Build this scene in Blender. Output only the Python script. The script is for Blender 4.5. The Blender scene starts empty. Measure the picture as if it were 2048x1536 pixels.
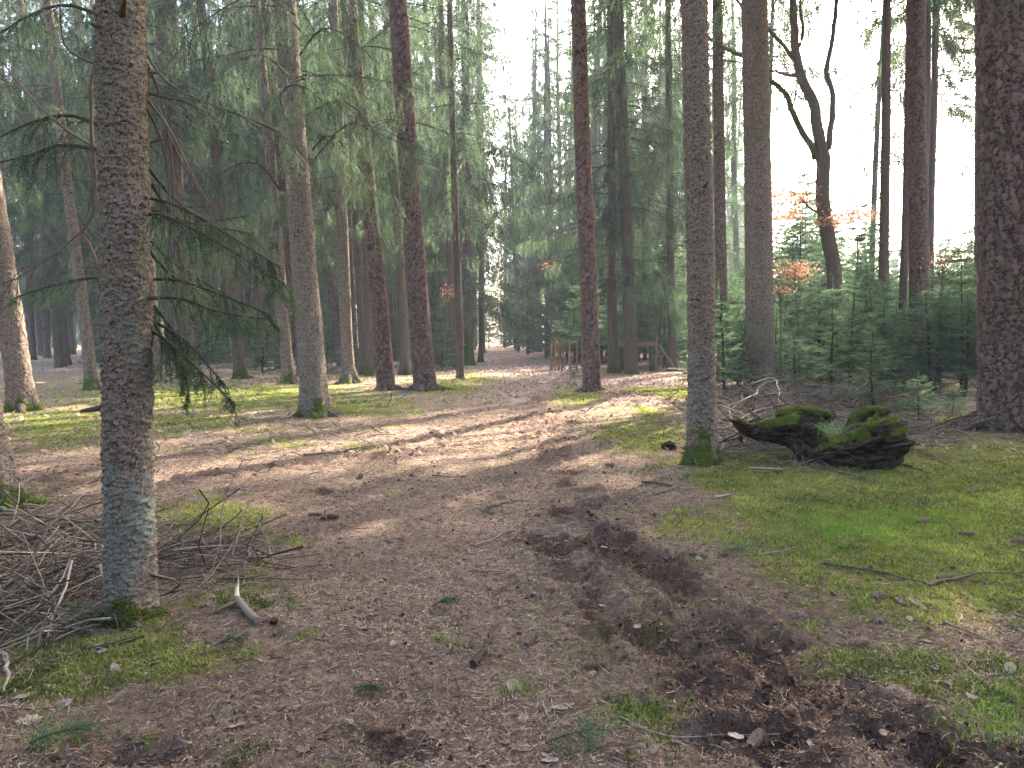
import bpy, math, random
import numpy as np
from mathutils import Vector, Matrix

# ------------------------------------------------------------------ camera, sky, sun, exposure
C = bpy.context.scene.collection
F = 1420.0                      # focal length in pixels of the 2048 px wide photograph
PITCH = math.radians(3.75)
EYE = 1.5
cam_d = bpy.data.cameras.new("camera"); cam = bpy.data.objects.new("camera", cam_d); C.objects.link(cam)
cam.location = (0, 0, EYE); cam.rotation_euler = (math.radians(90) - PITCH, 0, 0)
cam_d.sensor_width = 36.0; cam_d.lens = 36.0 * F / 2048.0
cam_d.clip_start = 0.05; cam_d.clip_end = 1500
bpy.context.scene.camera = cam

SUN_AZ = math.radians(31)       # clockwise from +Y (view direction) towards +X
SUN_EL = math.radians(36)
W = bpy.data.worlds.new("World"); bpy.context.scene.world = W; W.use_nodes = True
wn = W.node_tree.nodes; wl = W.node_tree.links
sky = wn.new("ShaderNodeTexSky"); sky.sky_type = 'NISHITA'; sky.sun_disc = False
sky.sun_elevation = SUN_EL; sky.sun_rotation = SUN_AZ; sky.dust_density = 5.0; sky.air_density = 1.0; sky.ozone_density = 0.8
wl.new(sky.outputs[0], wn["Background"].inputs[0]); wn["Background"].inputs[1].default_value = 0.15
sd = bpy.data.lights.new("sun", 'SUN'); sd.energy = 5.0; sd.angle = math.radians(0.53); sd.color = (1.0, 0.93, 0.82)
sun = bpy.data.objects.new("sun", sd); C.objects.link(sun)
sun_dir = Vector((math.sin(SUN_AZ) * math.cos(SUN_EL), math.cos(SUN_AZ) * math.cos(SUN_EL), math.sin(SUN_EL)))
sun.rotation_euler = sun_dir.to_track_quat('Z', 'Y').to_euler()
sun.location = sun_dir * 60
sc = bpy.context.scene
sc.view_settings.view_transform = 'Standard'; sc.view_settings.look = 'None'
sc.view_settings.gamma = 1; sc.view_settings.exposure = 3.4
sc.cycles.use_denoising = True; sc.cycles.denoising_prefilter = 'NONE'
sc.cycles.max_bounces = 6; sc.cycles.diffuse_bounces = 4; sc.cycles.glossy_bounces = 2
sc.cycles.transmission_bounces = 4; sc.cycles.transparent_max_bounces = 4; sc.cycles.volume_bounces = 0
sc.cycles.sample_clamp_indirect = 6.0
sc.cycles.caustics_reflective = False; sc.cycles.caustics_refractive = False

rng = np.random.default_rng(7)
random.seed(7)

# ------------------------------------------------------------------ pixel <-> world helpers
_cp, _sp = math.cos(PITCH), math.sin(PITCH)
def ray(px, py):
    u = (px - 1024.0) / F; v = (768.0 - py) / F
    return np.array([u, _cp + v * _sp, -_sp + v * _cp])
def at_depth(px, py, d):
    r = ray(px, py); return np.array([0, 0, EYE]) + r * (d / r[1])
def on_ground(px, py):
    p = None
    r = ray(px, py); t = EYE / -r[2]
    x, y = r[0] * t, r[1] * t
    for _ in range(4):
        z = float(H(np.array([x]), np.array([y]))[0])
        t = (EYE - z) / -r[2]; x, y = r[0] * t, r[1] * t
    return np.array([x, y, z])
def project(x, y, z=0.0):
    dz = z - EYE
    f = y * _cp - dz * _sp; v = y * _sp + dz * _cp
    f = np.maximum(f, 0.05)
    return 1024 + F * x / f, 768 - F * v / f

# ------------------------------------------------------------------ noise
def _h(ix, iy, iz, s):
    ix = ix.astype(np.int64).astype(np.uint32); iy = iy.astype(np.int64).astype(np.uint32); iz = iz.astype(np.int64).astype(np.uint32)
    n = ix * np.uint32(374761393) + iy * np.uint32(668265263) + iz * np.uint32(2147483647 - 1274126177) + np.uint32((s * 974711 + 13) & 0xffffffff)
    n = (n ^ (n >> np.uint32(13))) * np.uint32(1274126177)
    n = (n ^ (n >> np.uint32(15))) * np.uint32(2246822519)
    n = n ^ (n >> np.uint32(16))
    return n.astype(np.float64) / 4294967295.0
def vnoise(x, y, z=None, s=0):
    x = np.asarray(x, float); y = np.asarray(y, float)
    z = np.zeros_like(x) if z is None else np.asarray(z, float)
    x0, y0, z0 = np.floor(x), np.floor(y), np.floor(z)
    fx, fy, fz = x - x0, y - y0, z - z0
    fx, fy, fz = fx*fx*(3-2*fx), fy*fy*(3-2*fy), fz*fz*(3-2*fz)
    r = 0
    for i in (0, 1):
        for j in (0, 1):
            for k in (0, 1):
                w = (fx if i else 1-fx) * (fy if j else 1-fy) * (fz if k else 1-fz)
                r = r + w * _h(x0+i, y0+j, z0+k, s)
    return r * 2 - 1
def fbm(x, y, z=None, oct=4, s=0):
    r = 0; a = 1.0; t = 0
    for o in range(oct):
        r = r + a * vnoise(np.asarray(x) * 2**o + 17.3*o, np.asarray(y) * 2**o + 5.1*o, None if z is None else np.asarray(z) * 2**o, s + o)
        t += a; a *= 0.5
    return r / t
def voro(P, s=0):
    b = np.floor(P); f1 = np.full(len(P), 9.0); f2 = f1.copy(); cid = np.zeros(len(P)); dv = np.zeros((len(P), 3))
    for i in (-1, 0, 1):
        for j in (-1, 0, 1):
            for k in (-1, 0, 1):
                c = b + (i, j, k)
                q = c + np.stack([_h(c[:,0], c[:,1], c[:,2], s+1), _h(c[:,0], c[:,1], c[:,2], s+2), _h(c[:,0], c[:,1], c[:,2], s+3)], 1) * 0.85
                v = P - q; d = np.sqrt((v**2).sum(1))
                m = d < f1
                f2 = np.where(m, f1, np.minimum(f2, d)); f1 = np.where(m, d, f1)
                dv[m] = v[m]; cid[m] = _h(c[m,0], c[m,1], c[m,2], s+9)
    return f1, f2, cid, dv
def sstep(a, b, x):
    t = np.clip((x - a) / (b - a), 0, 1); return t*t*(3-2*t)

# ------------------------------------------------------------------ mesh accumulation
class MB:
    def __init__(s): s.v = []; s.f = []; s.n = 0; s.t = []
    def add(s, V, Fc, mat=0, tone=0.5, smooth=False):
        V = np.asarray(V, float).reshape(-1, 3); Fc = np.asarray(Fc, np.int64)
        s.v.append(V); s.f.append((Fc + s.n, mat, smooth)); s.n += len(V)
        s.t.append(np.broadcast_to(np.asarray(tone, float), (len(V),)).copy())
    def mesh(s, name, mats, attrs=None):
        me = bpy.data.meshes.new(name)
        V = np.concatenate(s.v); me.vertices.add(len(V)); me.vertices.foreach_set("co", V.astype(np.float32).ravel())
        tot = np.concatenate([np.full(len(f), f.shape[1]) for f, _, _ in s.f])
        loops = np.concatenate([f.ravel() for f, _, _ in s.f])
        me.loops.add(len(loops)); me.loops.foreach_set("vertex_index", loops.astype(np.int32))
        me.polygons.add(len(tot)); st = np.zeros(len(tot), np.int32); st[1:] = np.cumsum(tot)[:-1]
        me.polygons.foreach_set("loop_start", st)
        try: me.polygons.foreach_set("loop_total", tot.astype(np.int32))
        except Exception: pass
        me.polygons.foreach_set("material_index", np.concatenate([np.full(len(f), m) for f, m, _ in s.f]).astype(np.int32))
        me.polygons.foreach_set("use_smooth", np.concatenate([np.full(len(f), sm) for f, _, sm in s.f]))
        a = me.attributes.new("tone", 'FLOAT', 'POINT'); a.data.foreach_set("value", np.concatenate(s.t).astype(np.float32))
        for k, val in (attrs or {}).items():
            a = me.attributes.new(k, 'FLOAT', 'POINT'); a.data.foreach_set("value", np.asarray(val, np.float32))
        for m in mats: me.materials.append(m)
        me.update(calc_edges=True)
        return me

def norm(v): return v / np.maximum(np.linalg.norm(v, axis=-1, keepdims=True), 1e-9)
def tubes(mb, P, R, sides=4, mat=0, tone=0.5, cap=False):
    """P [B,N,3], R [B,N] : a bundle of tapering tubes"""
    P = np.asarray(P, float); R = np.asarray(R, float)
    if P.ndim == 2: P = P[None]; R = R[None]
    B, N, _ = P.shape
    T = np.zeros_like(P); T[:, 1:-1] = P[:, 2:] - P[:, :-2]; T[:, 0] = P[:, 1] - P[:, 0]; T[:, -1] = P[:, -1] - P[:, -2]; T = norm(T)
    up = np.where(np.abs(T[..., 2:3]) > 0.9, np.array([1.0, 0, 0]), np.array([0, 0, 1.0]))
    A = norm(np.cross(T, up)); Bn = np.cross(T, A)
    an = np.arange(sides) * 2 * math.pi / sides
    V = P[:, :, None] + R[:, :, None, None] * (A[:, :, None] * np.cos(an)[:, None] + Bn[:, :, None] * np.sin(an)[:, None])
    idx = np.arange(B * N * sides).reshape(B, N, sides)
    a = idx[:, :-1]; b = np.roll(idx, -1, 2)[:, :-1]; c = np.roll(idx, -1, 2)[:, 1:]; d = idx[:, 1:]
    t = np.asarray(tone, float)
    if t.ndim == 1: t = np.repeat(t, N * sides)
    mb.add(V.reshape(-1, 3), np.stack([a, b, c, d], -1).reshape(-1, 4), mat, t, True)
    if cap:
        caps = np.concatenate([idx[:, 0][:, ::-1], idx[:, -1]])
        mb.f.append((caps + mb.n - B * N * sides, mat, False))
def needles(mb, Q, per, ln, wd, mat=0, tone=0.5, spread=0.9, r=None, down=0.0):
    """Q [K,n,3] shoots; per needles on each: slim triangles leaving the shoot forwards"""
    r = r or rng
    K, n, _ = Q.shape
    if K == 0: return
    s = (np.arange(per)[None] + r.random((K, per))) / per
    s = np.clip(s, 0, 0.999) * (n - 1); i = s.astype(int); f = (s - i)[..., None]
    k = np.arange(K)[:, None]
    p = Q[k, i] * (1 - f) + Q[k, i + 1] * f
    ax = norm(Q[k, i + 1] - Q[k, i])
    rd = r.normal(size=(K, per, 3)); rd[..., 2] -= down; rd -= (rd * ax).sum(-1, keepdims=True) * ax; rd = norm(rd)
    l = ln * (0.65 + 0.7 * r.random((K, per, 1))) * (1.1 - 0.35 * (s / (n - 1))[..., None])
    tip = p + (ax * (1 - spread * 0.5) + rd * spread) * l
    w = ax * wd * 0.5
    V = np.stack([p - w, p + w, tip], 2).reshape(-1, 3)
    Fc = np.arange(K * per * 3).reshape(-1, 3)
    t = np.asarray(tone, float)
    t = np.repeat(t, per * 3) if t.ndim == 1 else np.full(len(V), float(t))
    mb.add(V, Fc, mat, np.clip(t + 0.25 * (np.repeat(r.random(K * per), 3) - 0.5), 0, 1))

# ------------------------------------------------------------------ materials
class NT:
    def __init__(s, name):
        s.m = bpy.data.materials.new(name); s.m.use_nodes = True; s.t = s.m.node_tree; s.n = s.t.nodes; s.n.clear()
        s.out = s.n.new("ShaderNodeOutputMaterial")
    def L(s, a, b): s.t.links.new(a, b)
    def node(s, ty, **kw):
        x = s.n.new(ty)
        for k, v in kw.items():
            if k.startswith("i_"):
                key = k[2:]; key = int(key) if key.isdigit() else key.replace("_", " ")
                if hasattr(v, "links"): s.L(v, x.inputs[key])
                else: x.inputs[key].default_value = v
            else: setattr(x, k, v)
        return x
    def attr(s, n): return s.node("ShaderNodeAttribute", attribute_name=n).outputs["Fac"]
    def noise(s, vec, scale, detail=4, rough=0.6): return s.node("ShaderNodeTexNoise", i_Vector=vec, i_Scale=scale, i_Detail=detail, i_Roughness=rough).outputs["Fac"]
    def math(s, op, a, b=0.0, clamp=False):
        x = s.node("ShaderNodeMath", operation=op, use_clamp=clamp)
        for i, v in enumerate((a, b)):
            if hasattr(v, "links"): s.L(v, x.inputs[i])
            else: x.inputs[i].default_value = v
        return x.outputs[0]
    def mix(s, f, a, b, mode='MIX'):
        x = s.node("ShaderNodeMix", data_type='RGBA', blend_type=mode)
        for k, v in ((0, f), (6, a), (7, b)):
            if hasattr(v, "links"): s.L(v, x.inputs[k])
            else: x.inputs[k].default_value = (*v, 1) if isinstance(v, tuple) and len(v) == 3 else v
        return x.outputs[2]
    def ramp(s, f, lo, hi):
        x = s.node("ShaderNodeMapRange", clamp=True, i_0=f, i_1=lo, i_2=hi, i_3=0.0, i_4=1.0); return x.outputs[0]
    def bsdf(s, col, rough=0.9, bump=None, bdist=0.02, bstr=1.0, spec=0.2, trans=None, tw=0.35):
        p = s.node("ShaderNodeBsdfPrincipled")
        if hasattr(col, "links"): s.L(col, p.inputs["Base Color"])
        else: p.inputs["Base Color"].default_value = (*col, 1)
        p.inputs["Roughness"].default_value = rough; p.inputs["Specular IOR Level"].default_value = spec
        if bump is not None:
            b = s.node("ShaderNodeBump", i_Strength=bstr, i_Distance=bdist, i_Height=bump); s.L(b.outputs[0], p.inputs["Normal"])
        o = p.outputs[0]
        if trans is not None:
            t = s.node("ShaderNodeBsdfTranslucent")
            if hasattr(trans, "links"): s.L(trans, t.inputs[0])
            else: t.inputs[0].default_value = (*trans, 1)
            mx = s.node("ShaderNodeMixShader"); mx.inputs[0].default_value = tw
            s.L(o, mx.inputs[1]); s.L(t.outputs[0], mx.inputs[2]); o = mx.outputs[0]
        s.L(o, s.out.inputs[0]); return s.m

MOSS = (0.085, 0.125, 0.018)
def bark_mat(name, kind, fine):
    """fine: the mesh carries cell/edge attributes; otherwise the plates come from 3D Voronoi textures"""
    m = NT(name); oc = m.node("ShaderNodeTexCoord").outputs["Object"]
    oi = m.node("ShaderNodeObjectInfo").outputs["Random"]
    light, mid, dark = {'spruce': ((0.130, 0.100, 0.076), (0.066, 0.049, 0.037), (0.030, 0.022, 0.018)),
                        'pine': ((0.155, 0.108, 0.088), (0.088, 0.058, 0.047), (0.020, 0.014, 0.012))}[kind]
    if fine:
        cell = m.attr("cell"); edge = m.attr("edge")
    else:
        off = m.node("ShaderNodeVectorMath", operation='ADD', i_0=oc); m.L(m.node("ShaderNodeCombineXYZ", i_0=m.math('MULTIPLY', oi, 37.0), i_1=0.0, i_2=0.0).outputs[0], off.inputs[1])
        sc_ = (22, 22, 24) if kind == 'spruce' else (13, 13, 7)
        mp = m.node("ShaderNodeMapping", i_Vector=off.outputs[0], i_Scale=sc_).outputs[0]
        cell = m.node("ShaderNodeSeparateColor", i_0=m.node("ShaderNodeTexVoronoi", i_Vector=mp, i_Scale=1.0).outputs["Color"]).outputs[0]
        edge = m.node("ShaderNodeTexVoronoi", feature='DISTANCE_TO_EDGE', i_Vector=mp, i_Scale=1.0).outputs["Distance"]
        edge = m.math('MULTIPLY', edge, 1.6)
    n1 = m.noise(oc, 9.0, 5, 0.7); n2 = m.noise(oc, 85.0, 3, 0.7)
    base = m.mix(m.ramp(cell, 0.05, 0.95), mid, light)
    base = m.mix(m.ramp(n1, 0.3, 0.7), base, m.mix(0.45, base, mid))
    base = m.mix(m.math('MULTIPLY', m.ramp(n2, 0.62, 0.75), 0.5), base, (0.30, 0.27, 0.235))
    col = m.mix(m.ramp(edge, 0.0, 0.14 if kind == 'spruce' else 0.2), dark if kind == 'pine' else (0.026, 0.019, 0.015), base)
    if kind == 'spruce': col = m.mix(m.math('MULTIPLY', m.math('MULTIPLY', m.ramp(edge, .10, .17), m.math('SUBTRACT', 1.0, m.ramp(edge, .19, .30))), .5), col, (.26, .22, .18))
    # a thin green film of algae in broad irregular patches, and a per-tree tint
    col = m.mix(m.math('MULTIPLY', m.ramp(m.noise(oc, 1.3, 3), 0.5, 0.75), 0.35), col, (0.075, 0.085, 0.035))
    col = m.mix(m.math('MULTIPLY', oi, 0.5), col, m.mix(1.0, col, (1.25, 0.98, 0.95) if kind == 'pine' else (1.12, 0.95, 0.86), 'MULTIPLY'))
    lich = m.math('MULTIPLY', m.attr("lichen"), m.ramp(m.noise(oc, 24.0, 6, 0.8), 0.42, 0.58))
    col = m.mix(lich, col, (0.13, 0.165, 0.15))
    moss = m.ramp(m.math('ADD', m.attr("moss"), m.math('MULTIPLY', m.math('SUBTRACT', m.noise(oc, 16.0, 6, 0.75), 0.5), 1.1)), 0.42, 0.62)
    mcol = m.mix(m.noise(oc, 40.0), (0.022, 0.032, 0.008), (0.085, 0.105, 0.018))
    col = m.mix(moss, col, mcol)
    h = m.math('ADD', m.math('MULTIPLY', m.ramp(edge, 0.0, 0.2), 0.4), m.math('MULTIPLY', n2, 0.6))
    return m.bsdf(col, 1.0, h, 0.006 if fine else 0.018, 0.7 if fine else 1.0, 0.0)

def foliage_mat(name, dark, light, trans, tw=0.35, dry=None):
    m = NT(name); t = m.attr("tone"); oi = m.node("ShaderNodeObjectInfo").outputs["Random"]
    c = m.mix(t, dark, light)
    c = m.mix(m.math('MULTIPLY', oi, 0.35), c, m.mix(1.0, c, (0.8, 0.95, 1.25), 'MULTIPLY'))
    if dry: c = m.mix(m.ramp(t, 0.0, 0.08), dry, c)
    return m.bsdf(c, 0.6, spec=0.12, trans=m.mix(1.0, c, trans, 'MULTIPLY'), tw=tw)

M = {}
for k in ('spruce', 'pine'):
    M[k] = bark_mat(k + "_bark_near", k, True); M[k + '_far'] = bark_mat(k + "_bark", k, False)
M['needle'] = foliage_mat("spruce_needles", (0.022, 0.035, 0.024), (0.105, 0.135, 0.080), (1.35, 1.5, 1.05), 0.44)
M['young'] = foliage_mat("young_spruce_needles", (0.028, 0.050, 0.034), (0.125, 0.175, 0.095), (1.45, 1.65, 1.05), 0.4)
M['pine_needle'] = foliage_mat("pine_needles", (0.035, 0.06, 0.035), (0.10, 0.14, 0.075), (1.5, 1.7, 1.0), 0.35)
M['moss'] = foliage_mat("moss", (0.04, 0.052, 0.012), (0.25, 0.265, 0.065), (1.5, 1.6, 0.7), 0.3)
M['grass'] = foliage_mat("grass_blades", (0.06, 0.11, 0.02), (0.16, 0.25, 0.05), (1.4, 1.6, 0.6), 0.35)
M['leaf_green'] = foliage_mat("small_green_leaves", (0.05, 0.10, 0.04), (0.15, 0.24, 0.10), (1.4, 1.6, 0.8), 0.35)
M['brown_leaf'] = foliage_mat("withered_leaves", (0.20, 0.115, 0.075), (0.42, 0.26, 0.18), (1.5, 1.1, 0.8), 0.4)
def plain(name, a, b, scale=30, rough=0.9, bump=0.004, trans=None):
    m = NT(name); oc = m.node("ShaderNodeTexCoord").outputs["Object"]; t = m.attr("tone")
    n = m.noise(oc, scale, 5, 0.7)
    c = m.mix(t, a, b); c = m.mix(m.ramp(n, 0.3, 0.7), m.mix(1.0, c, (0.6, 0.58, 0.55), 'MULTIPLY'), c)
    return m.bsdf(c, 1.0, n, bump, 0.8, 0.0, trans=c if trans else None, tw=0.25)
M['twig'] = plain("dead_twigs", (0.05, 0.038, 0.03), (0.29, 0.235, 0.185), 60)
M['limb'] = plain("spruce_limbs", (0.035, 0.03, 0.024), (0.10, 0.085, 0.065), 40)
M['litter'] = plain("needle_straw", (0.085, 0.052, 0.036), (0.46, 0.345, 0.24), 200, bump=0.001)
M['dryleaf'] = plain("dry_leaf", (0.17, 0.11, 0.08), (0.42, 0.33, 0.26), 60, 0.75, 0.002, True)
M['clod'] = plain("soil_crumbs", (0.020, 0.013, 0.010), (0.15, 0.095, 0.072), 90, bump=0.002)
M['cone'] = plain("cone_scales", (0.13, 0.08, 0.05), (0.38, 0.26, 0.19), 120)
M['wood'] = plain("weathered_wood", (0.15, 0.10, 0.06), (0.34, 0.25, 0.16), 14)
M['palewood'] = plain("bare_pale_wood", (0.42, 0.33, 0.22), (0.62, 0.52, 0.38), 30)

def rotten_mat():
    m = NT("rotten_wood"); oc = m.node("ShaderNodeTexCoord").outputs["Object"]
    mp = m.node("ShaderNodeMapping", i_Vector=oc, i_Scale=(9, 9, 26)).outputs[0]
    n = m.noise(mp, 1.0, 7, 0.75); n2 = m.noise(oc, 30, 5, 0.7)
    c = m.mix(m.ramp(n, 0.35, 0.7), (0.012, 0.009, 0.007), (0.10, 0.072, 0.05))
    moss = m.ramp(m.math('ADD', m.attr("moss"), m.math('MULTIPLY', m.math('SUBTRACT', n2, 0.5), 0.9)), 0.4, 0.6)
    c = m.mix(moss, c, m.mix(m.noise(oc, 50), (0.06, 0.085, 0.014), (0.17, 0.21, 0.03)))
    return m.bsdf(c, 0.95, m.math('ADD', n, n2), 0.02, 1.0, 0.0)
M['rotten'] = rotten_mat()

def floor_mat():
    m = NT("forest_floor"); g = m.node("ShaderNodeNewGeometry").outputs["Position"]
    mo, mu, lf = m.attr("moss"), m.attr("mud"), m.attr("leaf")
    w = m.node("ShaderNodeTexNoise", i_Vector=g, i_Scale=6.0, i_Detail=2.0).outputs["Color"]
    wv = m.node("ShaderNodeVectorMath", operation='MULTIPLY_ADD', i_0=w, i_1=(0.25, 0.25, 0.25), i_2=g).outputs[0]
    # straw: stretched noises crossing one another
    hs = []
    for i, ang in enumerate((0.2, 1.25, 2.3)):
        mp = m.node("ShaderNodeMapping", i_Vector=wv, i_Rotation=(0, 0, ang), i_Scale=(60, 420, 60)).outputs[0]
        hs.append(m.noise(mp, 1.0, 3, 0.6))
    st = m.math('MAXIMUM', m.math('MAXIMUM', hs[0], hs[1]), hs[2])
    n1 = m.noise(g, 1.1, 5, 0.6); n2 = m.noise(g, 9.0, 6, 0.75); n3 = m.noise(g, 45.0, 5, 0.8)
    straw = m.mix(m.ramp(st, 0.42, 0.72), (0.075, 0.046, 0.033), (0.47, 0.345, 0.25))
    straw = m.mix(m.ramp(n2, 0.3, 0.72), m.mix(0.55, straw, (0.06, 0.036, 0.03)), straw)
    straw = m.mix(m.math('MULTIPLY', m.ramp(n1, 0.45, 0.7), 0.4), straw, (0.20, 0.15, 0.12))
    clod = m.ramp(m.noise(g, 19.0, 6, 0.7), 0.53, 0.62)
    straw = m.mix(m.math('MULTIPLY', clod, 0.75), straw, (0.055, 0.035, 0.028))
    mudc = m.mix(m.ramp(n3, 0.3, 0.75), (0.022, 0.014, 0.011), (0.22, 0.14, 0.105))
    mm = m.ramp(m.math('ADD', mu, m.math('MULTIPLY', m.math('SUBTRACT', n3, 0.5), 2.6)), 0.35, 0.75)
    c = m.mix(mm, straw, mudc)
    vo = m.node("ShaderNodeTexVoronoi", i_Vector=wv, i_Scale=16.0); lv = m.node("ShaderNodeSeparateColor", i_0=vo.outputs["Color"]).outputs
    leafc = m.mix(lv[0], (0.16, 0.10, 0.08), (0.50, 0.39, 0.33))
    lm = m.math('MULTIPLY', m.ramp(lf, 0.2, 0.6), m.math('GREATER_THAN', lv[1], 0.45))
    c = m.mix(lm, c, leafc)
    mg = m.mix(m.ramp(n3, 0.3, 0.7), (0.045, 0.055, 0.014), (0.17, 0.18, 0.042))
    mg = m.mix(m.ramp(m.noise(g, 2.3, 3), 0.4, 0.7), mg, m.mix(1.0, mg, (1.35, 1.15, 0.8), 'MULTIPLY'))
    mf = m.ramp(m.math('ADD', mo, m.math('MULTIPLY', m.math('SUBTRACT', m.math('ADD', m.math('MULTIPLY', n2, 0.6), m.math('MULTIPLY', n3, 0.4)), 0.5), 2.2)), 0.35, 0.62)
    c = m.mix(m.math('MULTIPLY', mf, 0.9), c, mg)
    hh = m.math('ADD', m.math('MULTIPLY', n3, 0.8), m.math('MULTIPLY', st, 0.6))
    return m.bsdf(c, 0.95, hh, 0.03, 1.0, 0.0)
M['floor'] = floor_mat()

# ------------------------------------------------------------------ ground
MOSSY = [(1900,1030,420,130,1.3),(1650,1000,230,80,1.1),(1500,960,130,50,.9),(1290,870,120,42,.75),(1850,1190,260,90,.75),(2050,1100,260,160,1.),
 (1600,1140,110,40,.8),(1330,787,90,12,1.1),(1170,800,50,10,.9),(1130,812,50,8,.6),(1280,826,34,9,1.1),(1300,850,90,20,.6),(1480,920,140,30,.9),(1900,855,100,20,1.1),
 (1750,950,200,40,.9),(1400,1050,90,40,.6),(450,795,330,34,.75),(330,845,230,26,.75),(110,855,170,40,.75),(900,775,90,20,.75),(720,815,140,22,.75),(950,760,50,14,.7),(1140,790,40,26,.7),(420,1040,110,32,.95),
 (40,1010,70,50,.8),(260,1315,190,45,1.2),(110,1370,110,40,1.),(560,885,90,12,.6),(740,893,70,10,.6),(1320,1260,60,30,.5),(1750,1320,180,50,.55),(1280,1430,90,40,.5),
 (1660,760,200,12,.8),(1300,1480,60,30,.4),(1980,1400,120,80,.6),(1200,1240,80,30,.4),(400,1500,120,30,.35),(650,775,60,16,.6),(510,1150,90,60,.5)]
MUDDY = [(1060,840,80,18,.8),(1080,890,60,30,.7),(1020,960,110,22,.5),(1200,1060,60,30,.9),(1270,1110,55,28,1.),(1340,1150,60,28,1.),(1400,1200,80,35,1.1),
 (1470,1270,110,38,1.2),(1560,1330,100,34,1.1),(1500,1390,100,34,1.),(1180,1190,45,50,1.1),(1140,1140,45,30,.9),(1440,1290,60,20,1.),(1700,1440,180,34,.8),(1480,1470,90,30,.9),
 (1350,1130,90,20,.7),(180,965,120,14,1.1),(440,950,110,12,.7),(780,905,90,16,.8),(640,985,100,12,.6),(840,960,90,18,.6),(280,1505,150,18,.9),(780,1480,120,24,.6),
 (1260,797,80,14,1.1),(1310,800,50,10,.9),(880,1040,60,20,.5),(760,1230,90,14,.6),(950,1300,60,12,.4),(620,1060,60,12,.5),(1500,880,120,25,.4),(1130,870,60,24,.5),(760,1330,120,16,.5),(1110,1010,60,40,.5),(1160,1090,70,40,.6),(1230,1180,120,50,.45),(1320,1220,110,50,.5),(1400,1270,120,60,.6),(1420,1330,130,50,.6),(1560,1390,150,50,.6),(1620,1460,200,50,.6),(1480,1420,140,50,.6),(1240,1060,40,30,.6),(900,990,140,30,.35),(560,1000,160,16,.4),(1090,925,70,40,.4),(1040,870,120,30,.5),(600,1300,120,16,.35),(830,1420,120,24,.45),(1000,1250,90,14,.4),(700,1150,130,14,.35)]
LEAFY = [(1060,740,90,14,1.2),(1040,722,90,10,1.2),(1100,765,90,16,.8),(1300,762,140,9,1.),(930,765,120,14,.7),(600,762,200,9,1.),(400,770,120,8,.6),(1250,810,100,10,.4),(1000,790,100,18,.5),(1700,790,200,20,.5),(700,735,300,7,.7)]
RUTS = [([(1140,1035),(1250,1105),(1370,1180),(1480,1270),(1600,1360),(1800,1460),(2030,1560)], .27, .85), ([(1080,1080),(1145,1160),(1220,1235),(1350,1310),(1450,1400),(1580,1510)], .24, .8),
        ([(1060,760),(1085,830),(1120,900),(1180,980),(1240,1060)], .30, .6), ([(100,985),(300,968),(480,948),(760,905),(900,860)], .20, .7)]
def _gp(px, py):
    r_ = ray(px, py); t_ = EYE / -r_[2]; return r_[0] * t_, r_[1] * t_
RUTW = [(np.array([_gp(*p) for p in L]), w, a) for L, w, a in RUTS]
def ruts(x, y):
    m = np.zeros_like(x); ph = np.zeros_like(x)
    near = (np.abs(x) < 9) & (y > 1) & (y < 30)
    xs, ys = x[near], y[near]; mm = np.zeros_like(xs); pp = np.zeros_like(xs)
    for L, w, a in RUTW:
        best = np.full_like(xs, 9.0); al = np.zeros_like(xs); acc = 0
        for (ax, ay), (bx, by) in zip(L, L[1:]):
            ln = math.hypot(bx - ax, by - ay); t = np.clip(((xs - ax) * (bx - ax) + (ys - ay) * (by - ay)) / ln**2, 0, 1)
            d = np.hypot(xs - ax - t * (bx - ax), ys - ay - t * (by - ay)); k = d < best; best = np.where(k, d, best); al = np.where(k, acc + t * ln, al); acc += ln
        v = a * np.exp(-(best / w)**2); k = v > mm; mm = np.where(k, v, mm); pp = np.where(k, al, pp)
    m[near] = mm; ph[near] = pp; return m, ph
def fields(x, y):
    wx = x + 0.25 * fbm(x * 1.7, y * 1.7, oct=3, s=3) * np.clip(y / 6, .35, 2); wy = y + 0.25 * fbm(x * 1.7 + 40, y * 1.7, oct=3, s=5) * np.clip(y / 6, .35, 2.5)
    px, py = project(wx, wy)
    out = []
    for L in (MOSSY, MUDDY, LEAFY):
        v = np.zeros_like(x)
        for cx, cy, rx, ry, w in L:
            v = np.maximum(v, w * np.exp(-(((px - cx) / rx)**2 + ((py - cy) / ry)**2) * 0.8))
        out.append(v)
    rm, _ = ruts(wx, wy); rm = rm * np.clip(.95 + 1.3 * fbm(x * 2.6, y * 2.6, oct=3, s=14), .15, 1.5); out[1] = np.maximum(out[1] * .8, rm)
    infr = (y > 1.6) & (px > -150) & (px < 2200)
    alt = np.clip(0.35 + 0.7 * fbm(x * .5, y * .5, s=11), 0, 1)
    out[1] = np.clip(out[1] + .5 * fbm(x * 2.2, y * 3.2, oct=4, s=13) * sstep(.02, .3, out[1]), 0, 1.3)
    out[0] = np.where(infr, out[0], alt); far = y > 32
    out[2] = np.maximum(out[2], np.where(far, np.clip(.45 + fbm(x * .2, y * .2, s=12), 0, 1), 0))
    return out
_PY = np.array([-3, 1.3, 2.6, 3.9, 6.5, 9, 12.2, 18, 25, 34, 47, 60, 85, 400.])
_PL = np.array([-1.6, -1.5, -1.5, -1.9, -2.7, -2.9, -2.8, -1.9, -1.5, -1.7, -2.1, -2.3, -2.9, -11.])
_PR = np.array([1.0, 1.0, 1.1, 1.25, 1.5, 1.35, 1.15, 1.1, 1.5, 2.2, 2.2, 0.9, -0.9, -9.])
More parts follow.
